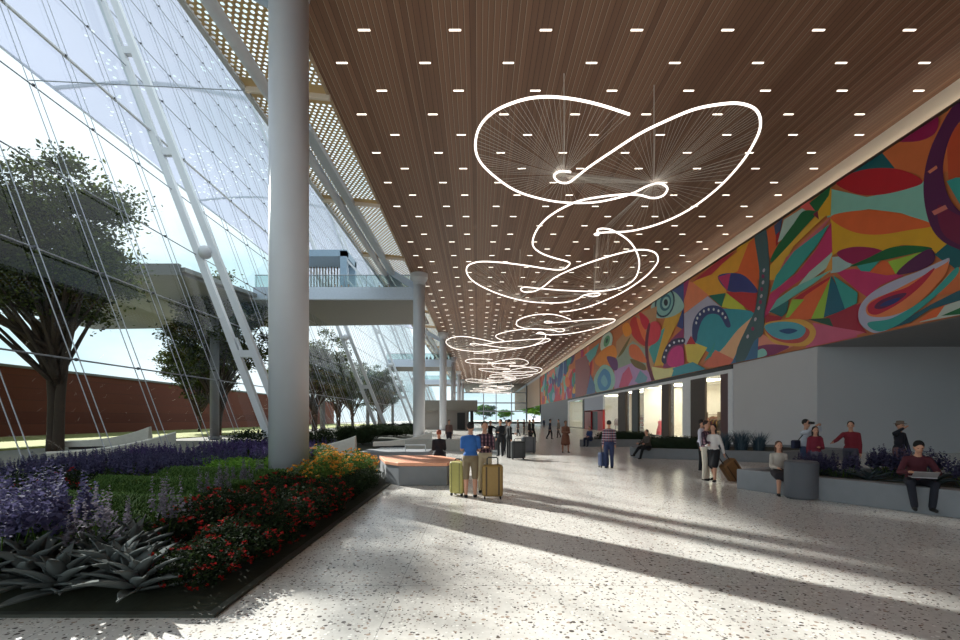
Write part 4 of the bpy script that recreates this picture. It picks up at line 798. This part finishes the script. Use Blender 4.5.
for k, (x, c) in enumerate(((-12.8, (60, 60, 80)), (-12.3, (120, 60, 60)), (-11.6, (30, 30, 40)), (-8.9, (110, 110, 120)), (-8.0, (50, 40, 50)))):
    person('tiny visitor %s leaning on the near footbridge railing' % ['in slate', 'in dull red', 'in black', 'in light grey', 'in dark purple'][k], (x, 43+.3*(k % 2), 12.1), .3*k, 1.72, cl(c), cl((40, 40, 50)), (30, 22, 20), vox=.03)
for k, (x, c) in enumerate(((-9.9, (20, 20, 26)), (-9.2, (60, 50, 50)), (-8.4, (20, 24, 40)), (-6.0, (24, 24, 24)))):
    person('tiny visitor %s on the second footbridge' % ['in black, far left', 'in brown', 'in navy', 'in black beside the column'][k], (x, 93, 12.2), .3*k, 1.72, cl(c), cl((30, 30, 40)), (30, 22, 20), vox=.04)
# ---------------------------------------------------------------- plants
def leafs(m, r, pts, size, asp=.5, droop=.3):
    for p in pts:
        a = r.uniform(0, 6.283); e = r.uniform(-.5, 1.0); s = size*r.uniform(.6, 1.3)
        d = Vector((math.cos(a)*math.cos(e), math.sin(a)*math.cos(e), math.sin(e))); w = d.cross(Vector((r.uniform(-1, 1), r.uniform(-1, 1), 1))).normalized()*s*asp*.5
        p = Vector(p); m.add([p, p+d*s*.5+w, p+d*s, p+d*s*.5-w], [(0, 1, 2, 3)])
def cloud(r, n, rx, ry, rz, z0, shell=.55):
    out = []
    for _ in range(n):
        while True:
            v = Vector((r.uniform(-1, 1), r.uniform(-1, 1), r.uniform(-.6, 1)))
            if shell < v.length < 1: break
        k = 1+.16*math.sin(5*v.x+3*v.y)*math.cos(4*v.z+2*v.x)
        out.append((v.x*rx*k, v.y*ry*k, z0+v.z*rz*k))
    return out
L_dk = leaf_mat('leaf_dark', (26, 36, 22), (46, 60, 32)); L_mid = leaf_mat('leaf_mid', (60, 92, 40), (104, 132, 58)); L_red = leaf_mat('petal_red', (130, 24, 28), (180, 44, 40)); L_or = leaf_mat('petal_orange', (206, 120, 44), (226, 170, 70)); L_pu = leaf_mat('petal_purple', (64, 62, 92), (100, 96, 130)); L_tree = leaf_mat('leaf_tree', (26, 34, 16), (92, 104, 44), .3)
L_grass = leaf_mat('blade_green', (56, 84, 38), (92, 120, 58), .2); L_ag = leaf_mat('agave_grey', (86, 92, 92), (112, 118, 116), .1); L_yg = leaf_mat('leaf_lime', (84, 130, 46), (130, 168, 70)); M_bark = mat('bark', (62, 50, 42), .9, 0, 9, .3, bump=.4)
def soil_z(x, y):
    u = max(0, min(1, (-2.45-x)/1.5)); return .02+.16*u
sp = MB(); nx, ny = 20, 90; vs = []; fs = []
for i in range(nx+1):
    for j in range(ny+1):
        y = 4.4+(58-4.4)*(j/ny)**1.5; xe = -2.45 if y < 13.4 else (-2.45-(y-13.4)*.36 if y < 16.6 else (-3.6-(y-16.6)*.31 if y < 24 else -5.9)); x = -13.1+(xe+13.1)*i/nx
        vs.append((x, y, .02+.16*max(0, min(1, (xe-x)/1.2, (y-4.4)/1.0))))
for i in range(nx):
    for j in range(ny): a = i*(ny+1)+j; fs.append((a, a+ny+1, a+ny+2, a+1))
o = sp.add(vs, fs).build('planting_bed', M_soil); tag(o, 'dark soil bed filled with plants along the glass wall', 'planting bed')
kb = MB().prism([(-2.45, 13.4), (-2.45, 4.4), (-13.1, 4.4), (-13.1, 4.32), (-2.37, 4.32), (-2.37, 13.4)], -.02, .03); tag(kb.build('bed_kerb', mat('kerb_dark', (62, 64, 56), .8)), 'thin dark kerb around the near planting bed', 'kerb')
def shrub(lab, seed, rx, h, lm, fm, nl, nf, fs_, group, ls=.05):
    r = R(seed); t = thing('flowering_shrub' if fm else 'leafy_shrub', lab, 'shrub', (0, 0, 0), group=group)
    m = MB(); leafs(m, r, cloud(r, nl, rx, rx, h*.55, h*.42, .35), ls, .6); m.build('foliage', lm, t)
    m = MB()
    for k in range(9): a = r.uniform(0, 6.28); m.tube([(0, 0, -.05), (rx*.3*math.cos(a), rx*.3*math.sin(a), h*.3), (rx*.6*math.cos(a), rx*.6*math.sin(a), h*.6)], [.012, .009, .005], 4)
    m.build('stem', M_bark, t)
    if fm:
        m = MB()
        for p in cloud(r, nf, rx*1.03, rx*1.03, h*.58, h*.43, .9):
            p = Vector(p)
            for q in range(7): leafs(m, r, [p+Vector((r.uniform(-1, 1), r.uniform(-1, 1), r.uniform(-.5, .5)))*.02], fs_, .9)
        m.build('blossom', fm, t)
    return t
def scatter(proto, pts, r, base=None, smin=.85, smax=1.2):
    first = True
    for x, y in pts:
        z = soil_z(x, y) if base is None else base; s = r.uniform(smin, smax); rz = r.uniform(0, 6.28)
        if first: proto.location = (x, y, z); proto.rotation_euler = (0, 0, rz); proto.scale = (s, s, s); first = False
        else: dup(proto, (x, y, z), rz, s)
r = R(11)
s1 = shrub('dark green shrub with small red flowers in the near hedge', 1, .5, .5, L_dk, L_red, 3600, 80, .034, 'red-flowered hedge shrubs', .05)
scatter(s1, [(-2.95-.72*i+r.uniform(-.08, .08), 5.05+.7*k+r.uniform(-.1, .1)) for k in range(8) for i in range(2) if not (i == 0 and k > 6) and not (i == 1 and k < 2)], r)
s2 = shrub('green shrub with orange-yellow flowers near the six-sided bench', 2, .5, .6, L_mid, L_or, 2400, 60, .05, 'orange-flowered shrubs', .05)
scatter(s2, [(-3.6, 10.7), (-3.7, 11.6), (-3.6, 12.5), (-3.3, 13.3), (-4.3, 13.8), (-3.6, 14.2), (-4.6, 15.0), (-5.0, 16.2), (-5.6, 17.2)], r)
s6 = shrub('plain dark green rounded shrub at the floor edge past the red flowers', 6, .48, .48, L_dk, None, 3000, 0, .05, 'plain green edge shrubs', .05)
scatter(s6, [(-2.9, 10.2), (-2.92, 11.0), (-2.9, 11.8), (-2.95, 12.6)], r)
s3 = shrub('dark leafy shrub with dull red blooms at the far left of the bed', 3, .5, .55, L_dk, L_red, 2200, 16, .04, 'dark shrubs at the left of the bed')
scatter(s3, [(-8.3, 8.0), (-9.3, 8.6), (-7.6, 8.6), (-10.2, 9.4), (-8.6, 9.7), (-6.6, 7.4), (-6.2, 6.7)], r)
s4 = shrub('bright green leafy shrub left of the big column base', 4, .55, .48, L_yg, None, 2200, 0, .05, 'bright green shrubs by the column', .06)
scatter(s4, [(-6.7, 12.7), (-6.2, 13.6), (-7.4, 13.4), (-7.2, 14.4), (-8.1, 14.3), (-6.1, 12.2), (-6.2, 15.2)], r)
s5 = shrub('dark bushy plant deeper in the bed beyond the big column', 5, .8, .95, L_dk, None, 2600, 0, .09, 'dark bushes deep in the bed', .09)
scatter(s5, [(r.uniform(-12, -6.6), r.uniform(22.5, 56)) for k in range(44)], r)
def spikes(lab, seed, n, rad, h, group, fm=L_pu, wide=.03, name='lavender', lm=None):
    r = R(seed); t = thing(name, lab, 'plant', (0, 0, 0), group=group); st = MB(); fl = MB(); lf = MB()
    for k in range(n):
        a = r.uniform(0, 6.28); q = rad*math.sqrt(r.random()); x, y = q*math.cos(a), q*math.sin(a); hh = h*r.uniform(.7, 1.1); lx, ly = x*1.5, y*1.5
        st.tube([(x*.6, y*.6, -.05), (lx, ly, hh*.55)], .006, 3)
        for i in range(12):
            u = i/11; p = Vector((lx, ly, hh*(.5+.5*u))); rr_ = wide*(1-u*.75)
            for w_ in range(5): b = 1.2566*w_+i; leafs(fl, r, [p+Vector((math.cos(b), math.sin(b), 0))*rr_*.5], rr_*1.3+.008, .9)
    for k in range(n*6): a = r.uniform(0, 6.28); q = rad*1.2*math.sqrt(r.random()); p = Vector((q*math.cos(a), q*math.sin(a), r.uniform(0, h*.4))); leafs(lf, r, [p], .16, .16)
    st.build('stem', L_mid, t); fl.build('flower_spike', fm, t); lf.build('foliage', lm or L_dk, t); return t
v1 = spikes('large pale purple lavender clump at the lower left corner', 21, 16, .3, .85, 'big lavender clumps at lower left', wide=.06)
scatter(v1, [(-4.95, 4.95), (-5.3, 5.35), (-4.8, 5.4), (-5.7, 5.6), (-6.0, 6.2)], r)
v2 = spikes('purple flowering clump in the band behind the grass', 22, 26, .42, .62, 'purple flower band behind the grass', wide=.04)
scatter(v2, [(x+r.uniform(-.25, .25), y+r.uniform(-.25, .25)) for y in (11.2, 12.1, 13.1, 14.2, 15.4) for x in (-12.2, -11.3, -10.4, -9.5, -8.6, -7.7) if x > -12.6 and not (y < 12 and x > -9)], r)
scatter(spikes('dark purple clump deeper behind the bright green shrubs', 25, 22, .45, .6, 'dark purple clumps behind the green shrubs', fm=leaf_mat('petal_dusk', (70, 58, 100), (104, 90, 140)), wide=.05), [(r.uniform(-12.2, -6.3), r.uniform(16.2, 22)) for k in range(26)], r)
scatter(spikes('thin grey-purple spikes at the hedge edge', 23, 12, .2, .7, 'thin spikes by the hedge', fm=leaf_mat('petal_grey', (110, 104, 116), (140, 134, 146)), wide=.03), [(-4.2, 5.3), (-4.7, 8.6), (-4.1, 6.2), (-4.9, 9.9), (-5.1, 11.3)], r)
L_sage = leaf_mat('sage_leaf', (60, 72, 74), (92, 100, 104))
scatter(spikes('dark violet spiky clump in the right-hand planter', 24, 22, .26, .62, 'violet clumps in the right planter', fm=leaf_mat('petal_violet', (62, 58, 84), (92, 88, 118)), wide=.05, lm=L_sage), [(8.3, 11.9), (8.7, 11.5), (8.5, 12.3), (9.9, 11.6), (10.2, 11.1), (10.3, 11.9), (9.9, 9.5), (10.3, 8.9), (10.6, 9.8), (11.3, 9.7), (11.0, 8.5), (11.7, 7.9)], r, .34)
def agave(lab, seed, n, L, wd, m_, group, up=.5):
    r = R(seed); m = MB()
    for k in range(n):
        a = k*2.39996; e = up*(k/n)+.12+r.uniform(-.05, .1); l = L*(1-.35*k/n)*r.uniform(.85, 1.1); vs = []; N = 7
        d = Vector((math.cos(a), math.sin(a), 0)); w = Vector((-math.sin(a), math.cos(a), 0)); nm = Vector((0, 0, 1))
        for i in range(N+1):
            u = i/N; ee = e*1.5*(1-.35*u); p = d*l*u*math.cos(ee)+nm*(l*u*math.sin(ee)); hw = wd*(.45+1.6*u*(1-u)*1.5)*(1 if u < .99 else .02)*(1-u**3)
            c = nm*hw*.45; vs += [p-w*hw+c, p-nm*.012, p+w*hw+c]
        fs = []
        for i in range(N): b = 3*i; fs += [(b, b+1, b+4, b+3), (b+1, b+2, b+5, b+4)]
        m.add(vs, fs)
    o = m.build('agave', m_, smooth=True); so = o.modifiers.new('s', 'SOLIDIFY'); so.thickness = .012; return tag(o, lab, 'plant', group)
g1 = agave('large grey-green agave rosette with broad leaves at the bed corner', 31, 26, .72, .085, L_ag, 'broad grey agaves at the near corner', 1.0)
scatter(g1, [(-4.55, 4.9), (-3.7, 4.95), (-5.4, 4.85), (-4.15, 5.35), (-4.1, 4.72), (-4.9, 4.7), (-3.35, 4.72)], r, .1)
g3 = agave('upright broad-leaved grey plant standing behind the corner agaves', 33, 18, .62, .075, L_ag, 'upright grey plants at the near corner', 1.75)
scatter(g3, [(-4.3, 5.35), (-4.75, 5.75), (-3.95, 5.5), (-5.2, 5.1), (-4.5, 6.1)], r, .12)
g2 = agave('smaller dark agave among the violet plants in the right planter', 32, 20, .55, .05, L_sage, 'agaves in the right planter', .8)
scatter(g2, [(8.9, 10.9), (9.6, 10.2), (9.9, 9.0), (10.4, 9.3), (10.6, 7.9), (8.5, 11.9)], r, .34)
# ornamental grass mound
r = R(7); m = MB()
def mz(x, y): return .18+.16*math.sin((y+x*.25)*3.3)+.14
n = 0
while n < 30000:
    x = r.uniform(-7.9, -3.9); y = r.uniform(6.0, 12.0)
    if x > -4.5+(.15*math.sin(y*2))-(0 if y > 7 else (7-y)*.9) or x < -8.3+(y-6)*.1: continue
    z = mz(x, y); n += 1; h = r.uniform(.06, .16)
    a = -.9+r.uniform(-.6, .6); dx, dy = math.cos(a)*h*1.6, math.sin(a)*h*1.6; w_ = .007
    m.add([(x-w_, y, z-.05), (x+w_, y, z-.05), (x+dx*.5+w_, y+dy*.5, z+h), (x+dx*.5-w_, y+dy*.5, z+h), (x+dx, y+dy, z+h*.75)], [(0, 1, 2, 3), (3, 2, 4)])
b_ = MB(); vs = []; fs = []
for i in range(31):
    for j in range(49): x = -8.2+4*i/30; y = 5.9+6.2*j/48; ed = min(1, min(i, 30-i)/3, min(j, 48-j)/3); vs.append((x, y, .05+(mz(x, y)-.05)*ed))
for i in range(30):
    for j in range(48): a = i*49+j; fs.append((a, a+49, a+50, a+1))
tg = thing('grass_mound', 'soft rippling green ornamental grass in the middle of the bed', 'grass', (0, 0, 0), kind='stuff'); m.build('blades', L_grass, tg); b_.add(vs, fs).build('mound', mat('grass_base', (62, 88, 44), .9, 0, 8, .3), tg)
tg.children[0]['kind'] = 'stuff'
# boxwood hedges and grasses by the shops
def hedge(lab, x, y, sx, sy, h, z, seed):
    r = R(seed); t = thing('hedge', lab, 'hedge', (x, y, z)); m = MB(); pts = []
    for _ in range(7000):
        v = Vector((r.uniform(-1, 1), r.uniform(-1, 1), r.uniform(0, 1))); k = max(abs(v.x)**4+abs(v.y)**4, abs(v.z)**3)
        if .55 < k and abs(v.x)**4+abs(v.y)**4+abs(v.z)**4 < 1.15: pts.append((v.x*sx, v.y*sy, v.z*h))
    leafs(m, r, pts, .07, .7); m.build('foliage', L_dk, t)
    b = MB().lathe((0, 0, -.02), [(.85, 0), (.9, h*.5), (.8, h*.88), (0, h*.92)], 20, sx, sy); b.build('inner_foliage', mat('hedge_core', (28, 44, 24), .95, 0, 20, .4), t, smooth=True)
hedge('dense dark clipped hedge in the planter by the shop windows', 9.6, 22.6, 1.9, .9, .62, .3, 1); hedge('low clipped hedge in the farther planter by the shops', 9.8, 32.2, 1.9, .9, .6, .3, 2)
def tuft(lab, seed, n, h, m_, group=None):
    r = R(seed); m = MB()
    for k in range(n):
        a = r.uniform(0, 6.28); q = r.uniform(.02, .25); d = Vector((math.cos(a), math.sin(a), 0)); w = Vector((-d.y, d.x, 0))*.014; b = d*q; hh = h*r.uniform(.6, 1); s_ = r.uniform(.1, .5)*h
        m.add([b-w, b+w, b+d*s_*.3+w+Vector((0, 0, hh*.6)), b+d*s_*.3-w+Vector((0, 0, hh*.6)), b+d*s_+Vector((0, 0, hh))], [(0, 1, 2, 3), (3, 2, 4)])
    o = m.build('ornamental_grass', m_); return tag(o, lab, 'plant', group)
scatter(tuft('upright blue-grey grass tuft in the planter near the blank wall', 41, 150, 1.15, leaf_mat('blue_blade', (58, 78, 92), (96, 112, 122), .1), 'blue grass tufts by the blank wall'), [(10.7, 20.9), (11.3, 20.6), (11.6, 21.2), (11.0, 21.5), (12.0, 20.5)], R(3), .3, .8, 1)
# trees
def tree(lab, loc, H, rx, rz_, cz, seed, cxo=0, lm=L_tree, nl=26000, nc=170, ls=.3, group=None, ry=None):
    """H = full height; crown is an uneven ellipsoid rx, rz_ centred cz above the ground"""
    r = R(seed); t = thing('tree', lab, 'tree', loc, group=group); tk = MB(); ry = ry or rx; fork = max(1.6, cz-rz_*1.05)
    for a0 in range(2 if H > 10 else 1):
        b0 = Vector((.18*(a0*2-1), 0, -.2)); tk.tube(crom([b0, (b0.x*1.2, .1, fork*.5), (b0.x*2.5+r.uniform(-.3, .3), .2, fork)], 4), [H*.017*(1-.04*i) for i in range(9)], 10)
    cl_ = []
    while len(cl_) < nc:
        v = Vector((r.uniform(-1, 1), r.uniform(-1, 1), r.uniform(-1, 1)))
        if .35 < v.length < 1:
            k = .84+.2*math.sin(4.6*v.x+seed)*math.cos(3*v.y+seed)+.13*math.sin(7*v.z+5*v.x); cl_.append(Vector((cxo+v.x*rx*k, v.y*ry*k, cz+v.z*rz_*k*(1 if v.z > 0 else .75+.25*abs(v.x)))))
    for i, c in enumerate(cl_):
        if i % 5: continue
        f = Vector((r.uniform(-.4, .4), r.uniform(-.3, .3), fork*r.uniform(.6, 1.05))); mid = f.lerp(c, .5)+Vector((0, 0, r.uniform(-.2, .5)))
        tk.tube(crom([f, mid, c], 3), [H*.0085, H*.0075, H*.0065, H*.0055, H*.004, H*.003, H*.0015], 5)
    tk.build('trunk', M_bark, t, smooth=True); m = MB()
    for c in cl_:
        R0 = rx*r.uniform(.07, .16); pts = [c+Vector((r.gauss(0, 1), r.gauss(0, 1), r.gauss(0, .5)))*R0*.8 for _ in range(nl//nc)]; leafs(m, r, pts, ls, .55)
    m.build('foliage', lm, t); return t
tree('big dark spreading tree outside the glass at far left', (-23.8, 27, 0), 16.6, 6.7, 5.2, 11.3, 3, cxo=-1.7, nl=56000, nc=300, ls=.27, ry=5.6)
tree('smaller dark tree outside, seen through the leaning white truss', (-23.4, 43, 0), 15, 5.0, 5.4, 9.4, 8, nl=24000, nc=170, ls=.3, ry=4)
tree('tree outside at the extreme left edge', (-30.5, 18.5, 0), 15, 6.0, 4.8, 10, 5, nl=20000)
ts = tree('row tree beyond the big column outside the glass', (-22.5, 66, 0), 13.5, 5.6, 4.8, 8.6, 9, nl=17000, ls=.4, group='outside trees beyond the big column')
for k, (x, y) in enumerate(((-23, 79), (-24, 92), (-22, 107), (-25, 123), (-36, 62))): dup(ts, (x, y, 0), k*1.3, .85+.08*(k % 3))
tb = tree('pale green tree beyond the end glazing', (3, 200, 0), 8, 5, 3, 5, 12, 0, L_yg, 7000, 60, ls=.6, group='green trees beyond the end glazing')
for k, (x, y, s_) in enumerate(((28, 240, 1.3), (44, 210, 1.3), (-16, 210, 1.2), (13, 235, .8))): dup(tb, (x, y, 0), k, s_)
tree('low tree outside near the viewpoint casting dappled shade', (-19.5, 13.5, 0), 11.5, 4.2, 3.2, 8, 14, nl=12000, nc=110, ls=.27)
tree('outside tree left of the viewpoint', (-17.8, 4.0, 0), 9, 3.2, 2.6, 6.2, 15, nl=8000, nc=90, ls=.27)
# ---------------------------------------------------------------- light
w = bpy.data.worlds.new('world'); bpy.context.scene.world = w; w.use_nodes = True; nt = w.node_tree; bg = nt.nodes['Background']
tc = nt.nodes.new('ShaderNodeTexCoord'); sx = nt.nodes.new('ShaderNodeSeparateXYZ'); nt.links.new(tc.outputs['Generated'], sx.inputs[0])
mp2 = nt.nodes.new('ShaderNodeMapping'); mp2.inputs['Scale'].default_value = (1, 1, 2.2); nt.links.new(tc.outputs['Generated'], mp2.inputs[0])
no = nt.nodes.new('ShaderNodeTexNoise'); no.inputs['Scale'].default_value = 2.6; no.inputs['Detail'].default_value = 7; nt.links.new(mp2.outputs[0], no.inputs['Vector'])
rp = nt.nodes.new('ShaderNodeValToRGB'); rp.color_ramp.elements[0].position = .38; rp.color_ramp.elements[0].color = lin((184, 210, 216)); rp.color_ramp.elements[1].position = .58; rp.color_ramp.elements[1].color = lin((224, 232, 236))
nt.links.new(no.outputs['Fac'], rp.inputs[0]); nt.links.new(rp.outputs[0], bg.inputs[0]); bg.inputs[1].default_value = SKY = 1.6
sun = bpy.data.lights.new('sun', 'SUN'); sun.energy = 11.5; sun.angle = math.radians(.7); sun.color = (1, .95, .88)
so = bpy.data.objects.new('sun', sun); C.objects.link(so); el = math.radians(28.2); d = Vector((.72*math.cos(el), -.69*math.cos(el), -math.sin(el))); so.rotation_euler = d.to_track_quat('-Z', 'Y').to_euler(); so.location = (-60, 60, 60)
# ---------------------------------------------------------------- camera
cam = bpy.data.cameras.new('camera'); co = bpy.data.objects.new('camera', cam); C.objects.link(co); co.location = (0, 0, EYE); co.rotation_euler = (math.pi/2, 0, 0)
cam.lens = 18; cam.sensor_width = 36; cam.shift_y = 98/960; cam.shift_x = 2/960; cam.clip_end = 2000; cam.clip_start = .05
sc = bpy.context.scene; sc.camera = co; sc.view_settings.view_transform = 'Standard'; sc.view_settings.look = 'None'; sc.view_settings.gamma = 1; sc.view_settings.exposure = .1; sc.view_settings.use_curve_mapping = False
sc.cycles.transparent_max_bounces = 24; sc.cycles.max_bounces = 8
